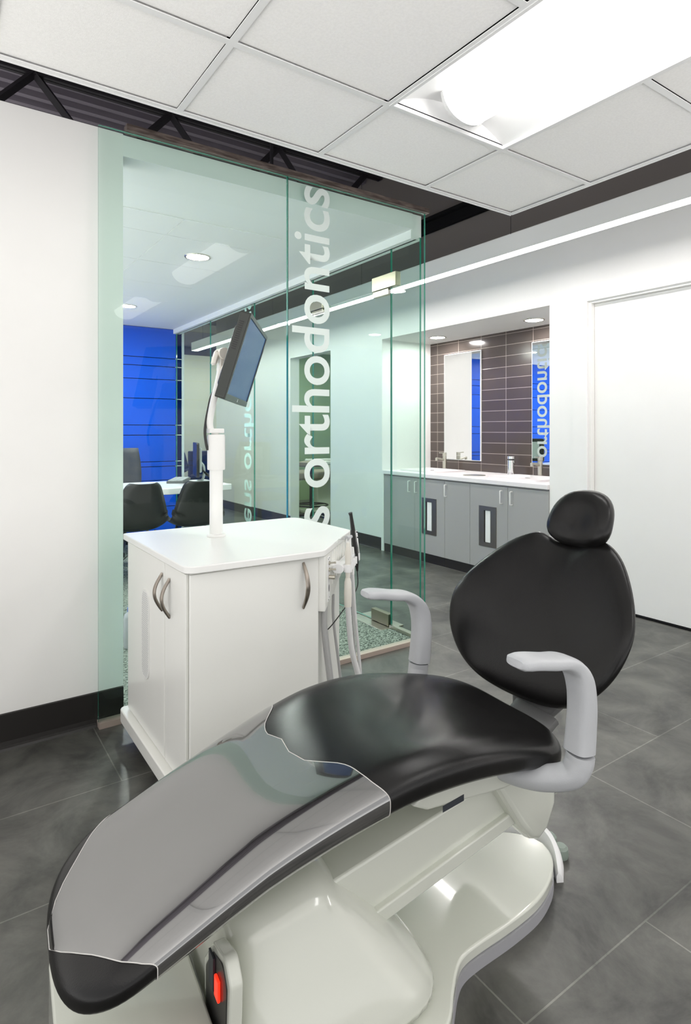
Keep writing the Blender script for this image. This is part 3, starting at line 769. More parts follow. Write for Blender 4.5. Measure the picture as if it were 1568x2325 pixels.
# high-volume suction
p = W_(0.115, 0.090, 0.725)
e = empty('suction_handpiece', 'thick cream suction handpiece with valve hanging nose up from the holder', 'suction handpiece', p)
bm = new(); tube(bm, [(0, 0, 0.09), (0, 0, 0.05), (0, 0, 0.0), (0, 0, -0.045)], [0.006, 0.0115, 0.010, 0.008], n=16); build('nose', bm, 'cream_plastic', e, smooth=True)
bm = new(); tube(bm, [(0, 0, -0.04), (0, 0, -0.055), (0, 0, -0.10), (0, 0, -0.145)], [0.009, 0.013, 0.0145, 0.013], n=18); tube(bm, [(0.0, 0, -0.085), (0.02, 0.014, -0.085)], 0.006, n=10); build('valve_body', bm, 'cream_plastic', e, smooth=True)
bm = new(); tube(bm, rel(hang(p - Vector((0, 0, 0.14)), 0.08, 0.045, back=tuple(W_(0.17, 0.012, 0.10))), p), 0.0105, n=14); build('hose', bm, 'hose_light', e, smooth=True)
# saliva ejector
p = W_(0.215, 0.090, 0.725)
e = empty('saliva_ejector', 'slim white saliva ejector valve with silver collar beside the suction handpiece', 'saliva ejector', p)
bm = new(); tube(bm, [(0, 0, 0.055), (0, 0, 0.02), (0, 0, -0.05)], [0.005, 0.009, 0.007], n=14); build('valve_body', bm, 'white_plastic', e, smooth=True)
bm = new(); tube(bm, [(0, 0, 0.016), (0, 0, 0.03)], 0.0095, n=14); build('collar', bm, 'chrome', e, smooth=True)
bm = new(); tube(bm, rel(hang(p - Vector((0, 0, 0.05)), 0.12, 0.03, back=tuple(W_(0.30, 0.008, 0.12))), p), 0.0065, n=10); build('hose', bm, 'hose_light', e, smooth=True)
# black curing light wand
p = W_(0.265, 0.090, 0.725)
e = empty('curing_light', 'long black wand with silver button strip standing in the last holder', 'dental wand', p)
bm = new(); tube(bm, [(0.012, 0, -0.05), (0.008, 0, -0.015), (0.004, 0, 0.02), (-0.006, 0, 0.10), (-0.018, 0, 0.17), (-0.022, 0, 0.182)], [0.004, 0.0095, 0.0105, 0.0095, 0.0068, 0.0085], n=16); build('body', bm, 'black_plastic', e, smooth=True)
bm = new(); tube(bm, [(0.0115, -0.007, 0.022), (0.005, -0.007, 0.07), (0.0005, -0.007, 0.112)], [0.0045, 0.0055, 0.0045], 0.006, n=10, side=(0, -1, 0)); s_ = build('button_strip', bm, 'chrome', e, smooth=True)
bm = new(); cyl(bm, (0.005, -0.0125, 0.085), (0.004, -0.0145, 0.085), 0.003, n=10); cyl(bm, (0.0015, -0.0125, 0.106), (0.001, -0.0145, 0.106), 0.003, n=10); build('button', bm, 'black_plastic', e)
bm = new(); tube(bm, rel(cr([tuple(p + Vector((0.012, 0, -0.05))), tuple(p + Vector((0.0, -0.01, -0.12))), (1.24, 1.86, 0.52), (1.20, 1.88, 0.475), (1.17, 1.90, 0.46)], 8), p), 0.0022, n=8); build('cord', bm, 'black_plastic', e, smooth=True)
# grey hose bundle under the head
for k, (a, r_, lab) in enumerate(((0.035, 0.010, 'thick grey utility hose hanging from the near corner of the instrument head'), (0.062, 0.007, 'thin grey utility hose beside the thick one under the instrument head'), (0.195, 0.0055, 'slim grey hose hanging below the middle of the instrument head'))):
    p = W_(a, 0.018, 0.60)
    bm = new(); tube(bm, [tuple(Vector(q)) for q in cr([(0, 0, 0), (0.0, -0.002, -0.10), (0.022, -0.012, -0.30), (0.03, -0.02, -0.45), (0.02, 0.03, -0.56), (0.0, 0.10, -0.57)], 8)], r_, n=10)
    o = build('utility_hose', bm, 'hose', smooth=True, loc=p); tag(o, lab, 'hose', 'hoses under the instrument head')

# =================================================================== MONITOR ON POLE
mp = empty('monitor_pole', 'white telescopic pole and arm on the cabinet top carrying the monitor', 'monitor arm', (0.915, 2.222, 0.813))
bm = new(); lathe(bm, [(0.0, 0), (0.036, 0), (0.038, 0.004), (0.036, 0.009), (0.027, 0.012), (0, 0.012)]); build('base_flange', bm, 'white_plastic', mp, smooth=True)
bm = new(); cyl(bm, (0, 0, 0.01), (0, 0, 0.27), 0.0258, n=32); build('pole', bm, 'white_plastic', mp, smooth=True)
bm = new(); lathe(bm, [(0.0, 0.262), (0.033, 0.262), (0.0345, 0.266), (0.0345, 0.392), (0.032, 0.400), (0.0, 0.402)], n=32); build('sleeve', bm, 'white_plastic', mp, smooth=True)
bm = new(); box(bm, -0.034, 0.026, -0.022, 0.022, 0.406, 0.424); lathe(bm, [(0, 0.400), (0.014, 0.400), (0.014, 0.408), (0, 0.408)], c=(-.004, 0, 0)); build('swivel_bracket', bm, 'white_plastic', mp, bevel=0.004)
arm = cr([(-0.022, 0, 0.415), (-0.026, 0.0, 0.45), (-0.014, 0.0, 0.52), (0.006, 0, 0.60), (0.018, 0, 0.66), (0.022, 0, 0.70)], 6)
bm = new(); tube(bm, arm, 0.016, 0.011, n=16, side=(0, 1, 0), expo=0.7); build('arm', bm, 'white_plastic', mp, smooth=True)
bm = new(); cyl(bm, (0.024, -0.030, 0.718), (0.024, 0.030, 0.718), 0.024); box(bm, 0.010, 0.050, -0.02, 0.02, 0.660, 0.718); cyl(bm, (0.024, -0.034, 0.66), (0.024, 0.03, 0.66), 0.012); build('tilt_joint', bm, 'cream_plastic', mp, smooth=True, bevel=0.002)
bm = new(); tube(bm, [(-0.012, -0.004, 0.672), (-0.012, -0.004, 0.678), (-0.006, -0.004, 0.70), (0.000, -0.004, 0.722), (0.001, -0.004, 0.728)], [0.010, 0.018, 0.019, 0.018, 0.010], [0.006, 0.010, 0.011, 0.010, 0.006], n=16, side=(0, 1, 0)); build('tension_knob', bm, 'cream_plastic', mp, smooth=True)
bm = new(); tube(bm, cr([(0.045, 0.02, 0.60), (0.0, 0.03, 0.57), (-0.025, 0.02, 0.50), (-0.042, 0.01, 0.42), (-0.042, 0.0, 0.37), (-0.035, 0.0, 0.34)], 8), 0.0055, n=10); build('cable', bm, 'black_plastic', mp, smooth=True)

mo = empty('monitor', 'black flat monitor tilted down on the white pole above the cabinet', 'monitor', (1.051, 2.225, 1.497))
mo.rotation_euler = (R(-1.0), R(17.1), R(-34.0)); mo.rotation_mode = 'XYZ'
bm = new(); w, hh = 0.255, 0.165
prism(bm, rounded([(-w, -hh), (w, -hh), (w, hh), (-w, hh)], 0.008, 3), -0.036, 0.0, fn=lambda a, b, z: (z, a, b)); 
build('housing', bm, 'bezel', mo, bevel=0.002)
bm = new(); box(bm, -0.058, -0.036, -0.18, 0.18, -0.12, 0.12); build('rear_cover', bm, 'black_plastic', mo, bevel=0.01)
bm = new(); box(bm, -0.075, -0.058, -0.05, 0.05, -0.05, 0.05); box(bm, -0.10, -0.075, -0.02, 0.02, -0.02, 0.02); build('mount_plate', bm, 'cream_plastic', mo)
bm = new(); box(bm, 0.0, 0.0012, -w + 0.016, w - 0.016, -hh + 0.024, hh - 0.016); build('screen', bm, 'screen', mo)
bm = new(); b0 = 0.0045
box(bm, 0, b0, -w, w, -hh, -hh + 0.023); box(bm, 0, b0, -w, w, hh - 0.015, hh); box(bm, 0, b0, -w, -w + 0.015, -hh + .023, hh - .015); box(bm, 0, b0, w - 0.015, w, -hh + .023, hh - .015)
build('bezel', bm, 'bezel', mo, weld=False, bevel=0.001)
bm = new(); box(bm, b0, b0 + 0.0006, -0.008, 0.008, -hh + 0.007, -hh + 0.010); box(bm, b0, b0 + 0.0006, -0.003, 0.003, -hh + 0.010, -hh + 0.016); box(bm, b0, b0 + 0.0006, -0.008, 0.008, -hh + 0.0155, -hh + 0.0175); build('badge', bm, 'trayw', mo, weld=False)
bm = new()
for k in range(14): box(bm, -0.030, -0.012, -w - 0.0006, -w, 0.02 + k * 0.008, 0.024 + k * 0.008)
build('vent_slots', bm, 'black_plastic', mo, weld=False)

# =================================================================== DENTAL CHAIR
DC = empty('dental_chair', 'large black reclining dental chair with grey armrests on white base', 'dental chair', (1.1, 1.105, 0), R(-5))
U_T = [-0.945, -0.90, -0.842, -0.75, -0.65, -0.542, -0.415, -0.302, -0.167, -0.019, 0.141, 0.25]
Z_T = [0.325, 0.350, 0.382, 0.422, 0.463, 0.505, 0.546, 0.570, 0.572, 0.548, 0.508, 0.474]
T_T = [0.050, 0.060, 0.070, 0.078, 0.084, 0.092, 0.100, 0.104, 0.104, 0.098, 0.092, 0.085]
W_T = [0.196, 0.200, 0.206, 0.212, 0.218, 0.226, 0.238, 0.246, 0.250, 0.246, 0.240, 0.232]
def sm(xs_, ys_, x):
    """smooth (Catmull-Rom) interpolation"""
    if x <= xs_[0]: return ys_[0]
    if x >= xs_[-1]: return ys_[-1]
    for i in range(len(xs_) - 1):
        if x <= xs_[i + 1]:
            t = (x - xs_[i]) / (xs_[i + 1] - xs_[i]); h_ = xs_[i + 1] - xs_[i]
            def sl(k):
                if k <= 0: return (ys_[1] - ys_[0]) / (xs_[1] - xs_[0])
                if k >= len(xs_) - 1: return (ys_[-1] - ys_[-2]) / (xs_[-1] - xs_[-2])
                return (ys_[k + 1] - ys_[k - 1]) / (xs_[k + 1] - xs_[k - 1])
            m0, m1 = sl(i) * h_, sl(i + 1) * h_
            return (2 * t ** 3 - 3 * t * t + 1) * ys_[i] + (t ** 3 - 2 * t * t + t) * m0 + (-2 * t ** 3 + 3 * t * t) * ys_[i + 1] + (t ** 3 - t * t) * m1
U0, U1 = -0.935, 0.212
def cush(u, phi, off=0.0):
    """point on the mattress: phi 0 = +v side, 90 = top, 180 = -v side"""
    z, t, w_ = sm(U_T, Z_T, u), sm(U_T, T_T, u), sm(U_T, W_T, u)
    e0 = min(1.0, max(0.0, (u - U0) / 0.14)); e1 = min(1.0, max(0.0, (U1 - u) / 0.13))
    k = (1 - (1 - e0) ** 2.7) ** (1 / 2.7) * (1 - (1 - e1) ** 2.3) ** (1 / 2.3)
    f0 = min(1.0, max(0.0, (u - U0) / 0.040)); f1 = min(1.0, max(0.0, (U1 - u) / 0.055))
    q = (1 - (1 - f0) ** 2) ** 0.5 * (1 - (1 - f1) ** 2) ** 0.5
    c, s_ = math.cos(phi), math.sin(phi)
    y = math.copysign(abs(c) ** 0.56, c); y_abs = abs(y)
    if y < 0: w_ += 0.016 * min(1.0, max(0.0, (-0.6 - u) / 0.25))
    yy = y * (w_ * k + off)
    zc = z - t * 0.46
    zz = math.copysign(abs(s_) ** (0.78 if s_ > 0 else 0.62), s_)
    zz = zc + zz * ((t * 0.46 if s_ > 0 else t * 0.54) * q + off)
    if s_ > 0:
        dish = lerp([-0.95, -0.6, -0.40, -0.2, 0.05, 0.22], [0.0, 0.0, 0.010, 0.026, 0.020, 0.0], u)
        zz -= dish * max(0, 1 - (y_abs / 0.8) ** 2) * abs(s_) 
    return Vector((u, yy, zz))
bm = new(); NU, NP = 90, 56; rings = []
for i in range(NU + 1):
    t = i / NU; 
    u = U0 + (U1 - U0) * (0.5 - 0.5 * math.cos(PI * t)) if True else 0
    u = min(max(u, U0 + 0.0004), U1 - 0.0004)
    rings.append([bm.verts.new(cush(u, 2 * PI * k / NP)) for k in range(NP)])
skin(bm, rings); build('seat_cushion', bm, 'leather', DC, smooth=True, ang=180, weld=False)
# clear protective cover on the leg rest
def end_u(v):   # knee side edge
    return lerp([-1.0, -0.8, -0.6, -0.4, 0.0, 0.4, 0.62, 0.8, 1.0], [-0.355, -0.375, -0.400, -0.425, -0.462, -0.468, -0.452, -0.430, -0.412], v)
def beg_u(v):
    a = abs(v)
    return lerp([0, 0.42, 0.50, 0.66, 0.84, 0.95, 1.0], [-0.9335, -0.9335, -0.915, -0.875, -0.840, -0.81, -0.79], a)
ph0, ph1 = R(-38), R(218)
bm = new(); rings = []; nP = 64; nU = 60; bnd0 = []; bnd1 = []
for j in range(nP + 1):
    ph = ph0 + (ph1 - ph0) * j / nP; c = math.cos(ph); v = math.copysign(abs(c) ** 0.56, c)
    if math.sin(ph) < 0: v = math.copysign(1.0, c)
    ua, ub = beg_u(v), end_u(v + 0.0)
    # small waves of the cut edge
    ub += 0.010 * math.sin(v * 9.0)
    col = []
    for i in range(nU + 1):
        t = i / nU; t = t ** 1.6
        col.append(bm.verts.new(cush(ua + (ub - ua) * t, ph, 0.0016)))
    bnd0.append(col[0].co.copy()); bnd1.append(col[-1].co.copy())
    rings.append(col)
for a, b in zip(rings, rings[1:]):
    for i in range(nU): bm.faces.new([a[i], a[i + 1], b[i + 1], b[i]])
cov = build('protective_cover', bm, 'film', DC, smooth=True, ang=180, weld=False); cov['label'] = 'glossy clear plastic cover over the leg rest'
for b_ in (bnd1, bnd0):
    bm = new(); tube(bm, b_, 0.0009, n=6); build('cover_edge', bm, 'seam', cov, smooth=True, weld=False)

# backrest : pad given by an outline in (v, z)
def pad(outline, cen, base, thick_f, thick_b, name, m, nr=14, expo=2.6):
    """outline list of (v,z) closed; base(v,z)->(u, tilt normal) ; front is towards -u"""
    bm = new(); n = len(outline); rows = []
    fr_ = [math.sin(PI / 2 * k / nr) for k in range(1, nr + 1)]
    def P(v, z, off):
        u, nrm = base(v, z); return Vector((u, v, z)) + nrm * off
    cf = bm.verts.new(P(*cen, thick_f)); cb_ = bm.verts.new(P(*cen, -thick_b))
    F = []; B = []
    for r_ in fr_:
        hgt = max(0.0, 1 - r_ ** expo) ** (1 / expo)
        F.append([bm.verts.new(P(cen[0] + (v - cen[0]) * r_, cen[1] + (z - cen[1]) * r_, thick_f * hgt)) for v, z in outline])
        if r_ < 0.9999: B.append([bm.verts.new(P(cen[0] + (v - cen[0]) * r_, cen[1] + (z - cen[1]) * r_, -thick_b * hgt)) for v, z in outline])
    B.append(F[-1])
    for L, c0 in ((F, cf), (B, cb_)):
        for i in range(n): bm.faces.new([c0, L[0][i], L[0][(i + 1) % n]])
        for a, b in zip(L, L[1:]):
            for i in range(n): bm.faces.new([a[i], a[(i + 1) % n], b[(i + 1) % n], b[i]])
    return build(name, bm, m, DC, smooth=True, ang=180, weld=False)
half = [(0.0, 0.888), (0.045, 0.894), (0.10, 0.912), (0.145, 0.905), (0.20, 0.872), (0.255, 0.815), (0.295, 0.755), (0.312, 0.70), (0.302, 0.635), (0.272, 0.575), (0.222, 0.520), (0.158, 0.482), (0.085, 0.463), (0.0, 0.457)]
half = [(a * 0.944, 0.682 + (b - 0.68) * 0.964) for a, b in half]
cl_ = half + [(-a, b) for a, b in half[-2:0:-1]]
sp = cr([(a, b, 0) for a, b in (cl_[-1:] + cl_ + cl_[:2])], 5)
outl = [(p.x, p.y) for p in sp[5:5 + 5 * len(cl_)]]
kk = 0.517
def base_back(v, z):
    u = 0.258 + kk * (z - 0.44) - 0.076 * (v / 0.31) ** 2 - 0.134 * v
    nrm = Vector((-1, -2 * 0.076 * v / 0.31 ** 2 - 0.134, kk)).normalized()
    return u, nrm
br_ = pad(outl, (0, 0.68), base_back, 0.036, 0.030, 'backrest', 'leather', nr=22, expo=2.4)
for v in br_.data.vertices: v.co.y += 0.044
bm = new(); rr_ = []
# plastic back shell and support
for u, z, w_, d in ((0.285, 0.42, 0.06, 0.02), (0.325, 0.48, 0.10, 0.022), (0.39, 0.60, 0.15, 0.022), (0.465, 0.75, 0.14, 0.022), (0.52, 0.86, 0.07, 0.018)):
    rr_.append(ring(bm, (u + 0.02, 0.03, z), Vector((0, 1, 0)), Vector((0.9, 0, -0.45)), w_, d, 24, 0.6))
skin(bm, rr_); build('back_shell', bm, 'back_dark', DC, smooth=True)
bm = new(); tube(bm, [(0.15, 0, 0.385), (0.22, 0, 0.39), (0.30, 0, 0.44)], 0.075, 0.016, n=20, side=(0, 1, 0), expo=0.5); build('hinge_bracket', bm, 'back_dark', DC, smooth=True)
# headrest
ho = []
for k in range(40):
    t = 2 * PI * k / 40; c, s_ = math.cos(t), math.sin(t)
    r_ = 1 / ((abs(c) ** 2.5 + abs(s_) ** 2.5) ** (1 / 2.5))
    ho.append((0.102 * r_ * c * (1 - 0.10 * s_), 0.968 + 0.082 * r_ * s_))
def base_head(v, z):
    return 0.512 + 0.42 * (z - 0.97) - 0.018 * (v / 0.1) ** 2 - 0.10 * v, Vector((-1, -0.1, 0.42)).normalized()
hr = pad(ho, (0, 0.968), base_head, 0.046, 0.040, 'headrest', 'leather', nr=12, expo=2.2)
for v in hr.data.vertices:          # dished neck rest
    v_, z_ = v.co.y / 0.062, (v.co.z - 0.972) / 0.052
    if v.co.x < 0.505: v.co.x += 0.016 * math.exp(-(v_ * v_ + z_ * z_))
for v in hr.data.vertices: v.co.y += 0.010; v.co.z -= 0.004
bm = new(); box(bm, 0.50, 0.512, -0.02, 0.02, 0.80, 0.97); build('headrest_bar', bm, 'chrome', DC)
# armrests
def arm_side(s_):
    path = cr([(-0.086, 0, 0.745), (-0.045, 0, 0.741), (0.01, 0, 0.730), (0.055, 0, 0.722), (0.092, 0, 0.700), (0.114, 0, 0.662), (0.120, 0, 0.610), (0.116, 0, 0.555), (0.111, 0, 0.512)], 6)
    N = len(path); rr = []; r2 = []
    for i, p in enumerate(path):
        t = i / (N - 1)
        rr.append(lerp([0, 0.02, 0.08, 0.35, 0.5, 0.62, 1], [0.024, 0.030, 0.033, 0.034, 0.029, 0.027, 0.030], t))
        r2.append(lerp([0, 0.02, 0.08, 0.35, 0.5, 0.62, 1], [0.008, 0.012, 0.014, 0.014, 0.018, 0.027, 0.029], t))
    bm = new(); tube(bm, [(p.x, p.y + s_ * 0.297, p.z + 0.004) for p in path], rr, r2, n=28, side=(0, 1, 0), expo=0.6)
    a = build('armrest', bm, 'chair_grey', DC, smooth=True, ang=50)
    path = cr([(0.111, 0.30, 0.510), (0.107, 0.298, 0.488), (0.092, 0.285, 0.460), (0.052, 0.235, 0.441), (0.02, 0.17, 0.432), (0.01, 0.10, 0.43)], 6)
    N = len(path); rr = [lerp([0, 0.3, 0.6, 1], [0.030, 0.029, 0.027, 0.020], i / (N - 1)) for i in range(N)]; r2 = [lerp([0, 0.3, 0.6, 1], [0.029, 0.029, 0.026, 0.020], i / (N - 1)) for i in range(N)]
    bm = new(); tube(bm, [(p.x, p.y * s_, p.z) for p in path], rr, r2, n=24, side=(0.3, 1, 0.2), expo=0.85)
    build('armrest_elbow', bm, 'chair_grey', DC, smooth=True, ang=50)
arm_side(1); arm_side(-1)
# frame plate under the seat
def uz(pts, v0, v1, m, name, bev=0.006, taper=None, seg=3):
    bm = new(); prism(bm, pts, v0, v1, fn=lambda a, b, z: (a, z, b)); return build(name, bm, m, DC, bevel=bev, seg=seg, smooth=True)
uz([(-0.20, 0.455), (0.14, 0.42), (0.16, 0.395), (0.02, 0.385), (-0.205, 0.405), (-0.245, 0.425)], -0.16, 0.16, 'chair_white', 'seat_frame')
uz([(-0.90, 0.285), (-0.24, 0.44), (-0.20, 0.455), (-0.20, 0.430), (-0.52, 0.365), (-0.88, 0.272)], -0.13, 0.13, 'chair_white', 'leg_rest_frame')
lb = uz([(-0.52, 0.265), (-0.49, 0.285), (0.12, 0.400), (0.14, 0.375), (0.11, 0.285), (-0.42, 0.165)], -0.115, 0.115, 'chair_white', 'lift_arm')
uz([(-0.40, 0.155), (0.09, 0.265), (0.10, 0.300), (-0.40, 0.19)], -0.130, 0.130, 'chair_white', 'lift_arm_cover', 0.004)
bm = new(); prism(bm, [(-0.165, 0.403), (-0.105, 0.411), (-0.105, 0.397), (-0.165, 0.389)], -0.1605, -0.1612, fn=lambda a, b, z: (a, z, b)); build('rating_label', bm, 'dark_label', DC)
# rear yoke
bm = new(); Q = [(-0.01, 0.405), (0.20, 0.425), (0.215, 0.36), (0.212, 0.28), (0.185, 0.225), (0.155, 0.205), (0.125, 0.215), (0.085, 0.26)]
rows = []
for v, k, dz in ((-0.150, 0.86, 0.006), (-0.142, 0.96, 0.002), (-0.12, 1.0, 0), (0.12, 1.0, 0), (0.142, 0.96, 0.002), (0.150, 0.86, 0.006)):
    rows.append([bm.verts.new((0.12 + (a - 0.12) * k, v, 0.33 + (b - 0.33) * k + dz)) for a, b in Q])
skin(bm, rows); build('rear_yoke', bm, 'chair_white', DC, bevel=0.005, smooth=True)
# base plate
hp = [(0.326, 0.0), (0.312, 0.040), (0.278, 0.078), (0.225, 0.112), (0.15, 0.140), (0.05, 0.155), (-0.06, 0.163), (-0.115, 0.172), (-0.150, 0.192), (-0.190, 0.228), (-0.235, 0.270), (-0.30, 0.295), (-0.42, 0.305), (-0.62, 0.300), (-0.72, 0.270), (-0.76, 0.20), (-0.77, 0.0)]
sp = cr([(a, b, 0) for a, b in hp], 5)
hs = [(p.x, p.y) for p in sp]
pl_ = hs + [(a, -b) for a, b in hs[-2:0:-1]]
bm = new(); prism(bm, pl_, 0.030, 0.060); build('base_plate', bm, 'chair_white', DC, bevel=0.006, seg=3, smooth=True)
bm = new(); prism(bm, [(a * 1.003, b * 1.012) for a, b in pl_], 0.0, 0.029); build('base_bumper', bm, 'bumper', DC, smooth=True)
# pedestal cover: loft of rounded rectangles
def rrect(bm, c, hu, hv, z, n=40, e_=0.45, sk=0.0):
    vs = []
    for k in range(n):
        t = 2 * PI * k / n; a = math.copysign(abs(math.cos(t)) ** e_, math.cos(t)); b = math.copysign(abs(math.sin(t)) ** e_, math.sin(t))
        vs.append(bm.verts.new((c[0] + a * hu, c[1] + b * hv, z + sk * a * hu)))
    return vs
bm = new(); rr_ = []
for z, u0, u1, hv, sk in ((0.060, -0.658, -0.178, 0.262, 0), (0.080, -0.656, -0.190, 0.256, 0), (0.13, -0.655, -0.237, 0.238, 0.02), (0.18, -0.652, -0.290, 0.216, 0.05), (0.23, -0.648, -0.342, 0.190, 0.08), (0.275, -0.640, -0.388, 0.164, 0.10), (0.305, -0.630, -0.420, 0.140, 0.12), (0.318, -0.60, -0.450, 0.105, 0.15)):
    rr_.append(rrect(bm, ((u0 + u1) / 2, 0), (u1 - u0) / 2, hv, z, e_=0.5, sk=sk))
skin(bm, rr_); build('pedestal_cover', bm, 'chair_white', DC, subsurf=1, smooth=True)
# front box with switch panel
bm = new(); prism(bm, rounded([(-0.925, -0.175), (-0.672, -0.175), (-0.672, 0.175), (-0.925, 0.175)], [0.03, 0.012, 0.012, 0.03], 5), 0.0, 0.150); build('front_housing', bm, 'chair_white', DC, bevel=0.005, seg=3, smooth=True)
bm = new(); 
panel = rounded([(-0.190, 0.061), (-0.05, 0.061), (-0.05, 0.205), (-0.105, 0.275), (-0.175, 0.298), (-0.204, 0.268)], 0.02, 4)
prism(bm, panel, -0.664, -0.640, fn=lambda a, b, z: (z, a, b)); pn = build('switch_panel', bm, 'chair_white', DC, bevel=0.003, smooth=True)
bm = new(); prism(bm, [(-0.13 + (a + 0.13) * 0.80, 0.19 + (b - 0.19) * 0.84) for a, b in panel], -0.666, -0.663, fn=lambda a, b, z: (z, a, b)); build('recess', bm, 'black_plastic', pn); bm = new(); box(bm, -0.670, -0.6662, -0.125, -0.098, 0.20, 0.26); build('inlet_socket', bm, 'dark_label', pn)
bm = new(); box(bm, -0.672, -0.6665, -0.158, -0.136, 0.205, 0.243); build('power_switch', bm, 'red', pn, bevel=0.002)['label'] = 'glowing red rocker switch'
# foot control
fc = empty('foot_control', 'white crescent foot control with grey green pedal lobes on the floor behind the base', 'foot control', (1.1, 1.105, 0), R(-5))
inn = cr([(0.250, 0.150, 0), (0.312, 0.105, 0), (0.338, 0.055, 0), (0.338, 0.010, 0), (0.325, -0.030, 0), (0.300, -0.070, 0)], 5)
out_ = cr([(0.300, 0.185, 0), (0.365, 0.140, 0), (0.395, 0.075, 0), (0.392, 0.015, 0), (0.366, -0.035, 0), (0.318, -0.078, 0)], 5)
bm = new(); rows = []
for i_, (a, b) in enumerate(zip(inn, out_)):
    hz = 0.35 + 0.65 * math.sin(PI * min(1.0, (i_ + 0.5) / len(inn) * 1.02)) ** 0.6
    rows.append([bm.verts.new((*a.lerp(b, t).xy, z * hz)) for t, z in ((0, 0.0), (0, 0.050), (0.2, 0.074), (0.55, 0.070), (0.85, 0.040), (1, 0.014), (1, 0.0))])
skin(bm, rows); build('body', bm, 'trayw', fc, smooth=True, ang=50)
for u, v in ((0.402, 0.045), (0.392, -0.005), (0.368, 0.155)):
    bm = new(); lathe(bm, [(0, 0), (0.020, 0), (0.022, 0.008), (0.020, 0.026), (0.014, 0.032), (0, 0.033)], c=(u, v, 0), n=20); build('pedal', bm, 'pedal', fc, smooth=True)

# =================================================================== GLASS ROOM FURNITURE
dk = empty('desk', 'white thick topped desk inside the glass room', 'desk', (1.5, 5.42, 0))
bm = new(); dt = rounded([(-1.1, -0.33), (-0.02, -0.40), (0.12, -0.47), (0.74, -0.36), (0.74, 0.30), (-1.1, 0.34)], [0.02, 0.05, 0.12, 0.03, 0.03, 0.02], 5)
prism(bm, dt, 0.690, 0.740); build('desk_top', bm, 'desk_white', dk, smooth=True, bevel=0.003)
bm = new(); box(bm, 0.60, 0.66, -0.15, 0.2, 0.0, 0.69); build('desk_leg', bm, 'desk_white', dk)
bm = new(); box(bm, -1.15, -1.08, -0.2, 0.3, 0.0, 0.69); build('desk_leg', bm, 'desk_white', dk)
def shell_chair(x, y, rz, lab, z0=0.45, mm='shell', grp='shell chairs at the desk'):
    e = empty('shell_chair', lab, 'chair', (x, y, 0), rz, grp)
    # surface param: s from back top to seat front, t across; facing +Y local
    bm = new(); rows = []
    prof = [(-0.235, 0.370), (-0.225, 0.34), (-0.205, 0.26), (-0.185, 0.16), (-0.165, 0.07), (-0.12, 0.01), (-0.03, -0.012), (0.08, -0.005), (0.18, 0.008), (0.225, -0.005)]
    wd = [0.10, 0.135, 0.165, 0.195, 0.212, 0.22, 0.22, 0.215, 0.20, 0.165]
    P = cr([(a, b, w) for (a, b), w in zip(prof, wd)], 4)
    for off in (0.0,):
        for p in P:
            row = []
            for k in range(13):
                t = -1 + 2 * k / 12
                curl = 0.055 * abs(t) ** 3
                row.append(bm.verts.new((p.z * t, p.x + (curl if p.y > 0.05 else curl * 0.4), z0 + p.y + (0.0 if p.y > 0.1 else curl))))
            rows.append(row)
    for a, b in zip(rows, rows[1:]):
        for k in range(12): bm.faces.new([a[k], a[k + 1], b[k + 1], b[k]])
    o = build('shell', bm, mm, e, smooth=True, ang=180, weld=False); md = o.modifiers.new('solid', 'SOLIDIFY'); md.thickness = 0.009
    for sx in (-1, 1):
        for sy in (-1, 1):
            bm = new(); cyl(bm, (sx * 0.12, sy * 0.10, z0 - 0.01), (sx * 0.20, sy * 0.19, 0), 0.0085, n=8); build('leg', bm, 'black_plastic', e, smooth=True)
    bm = new(); 
    for sx in (-1, 1): cyl(bm, (sx * 0.16, -0.145, z0 * 0.5), (sx * 0.12, 0.10, z0 - 0.02), 0.004, n=6)
    cyl(bm, (-0.16, -0.145, z0 * 0.5), (0.12, -0.10, z0 - 0.02), 0.004, n=6); cyl(bm, (0.16, -0.145, z0 * 0.5), (-0.12, -0.10, z0 - 0.02), 0.004, n=6)
    build('wire_brace', bm, 'black_plastic', e)
shell_chair(1.325, 4.86, R(2), 'black shell chair with rounded back at the desk, beside the left wall edge')
shell_chair(1.80, 4.84, R(-4), 'black shell chair at the desk partly behind the white monitor pole')
# mesh task chair beyond the desk
tc_ = empty('task_chair', 'grey mesh back task chair in front of the blue wall', 'office chair', (1.58, 6.22, 0), R(180))
bm = new(); rows = []
for k in range(10):
    t = k / 9; z = 0.58 + 0.465 * t; hw = 0.225 + 0.02 * math.sin(PI * t) - 0.035 * t
    rows.append([bm.verts.new((hw * (-1 + 2 * q / 10), -0.22 + 0.04 * t - 0.03 * (1 - (-1 + 2 * q / 10) ** 2), z)) for q in range(11)])
for a, b in zip(rows, rows[1:]):
    for q in range(10): bm.faces.new([a[q], a[q + 1], b[q + 1], b[q]])
o = build('mesh_back', bm, 'mesh_grey', tc_, smooth=True, ang=180, weld=False); o.modifiers.new('solid', 'SOLIDIFY').thickness = 0.015
bm = new(); prism(bm, rounded([(-0.24, -0.22), (0.24, -0.22), (0.24, 0.24), (-0.24, 0.24)], 0.08), 0.44, 0.50); build('seat', bm, 'black_plastic', tc_, bevel=0.015, smooth=True)
bm = new(); cyl(bm, (0, 0, 0.10), (0, 0, 0.44), 0.025); box(bm, -0.03, 0.03, -0.26, 0.0, 0.41, 0.44); box(bm, -0.03, 0.03, -0.27, -0.24, 0.41, 0.75); build('column', bm, 'black_plastic', tc_, weld=False)
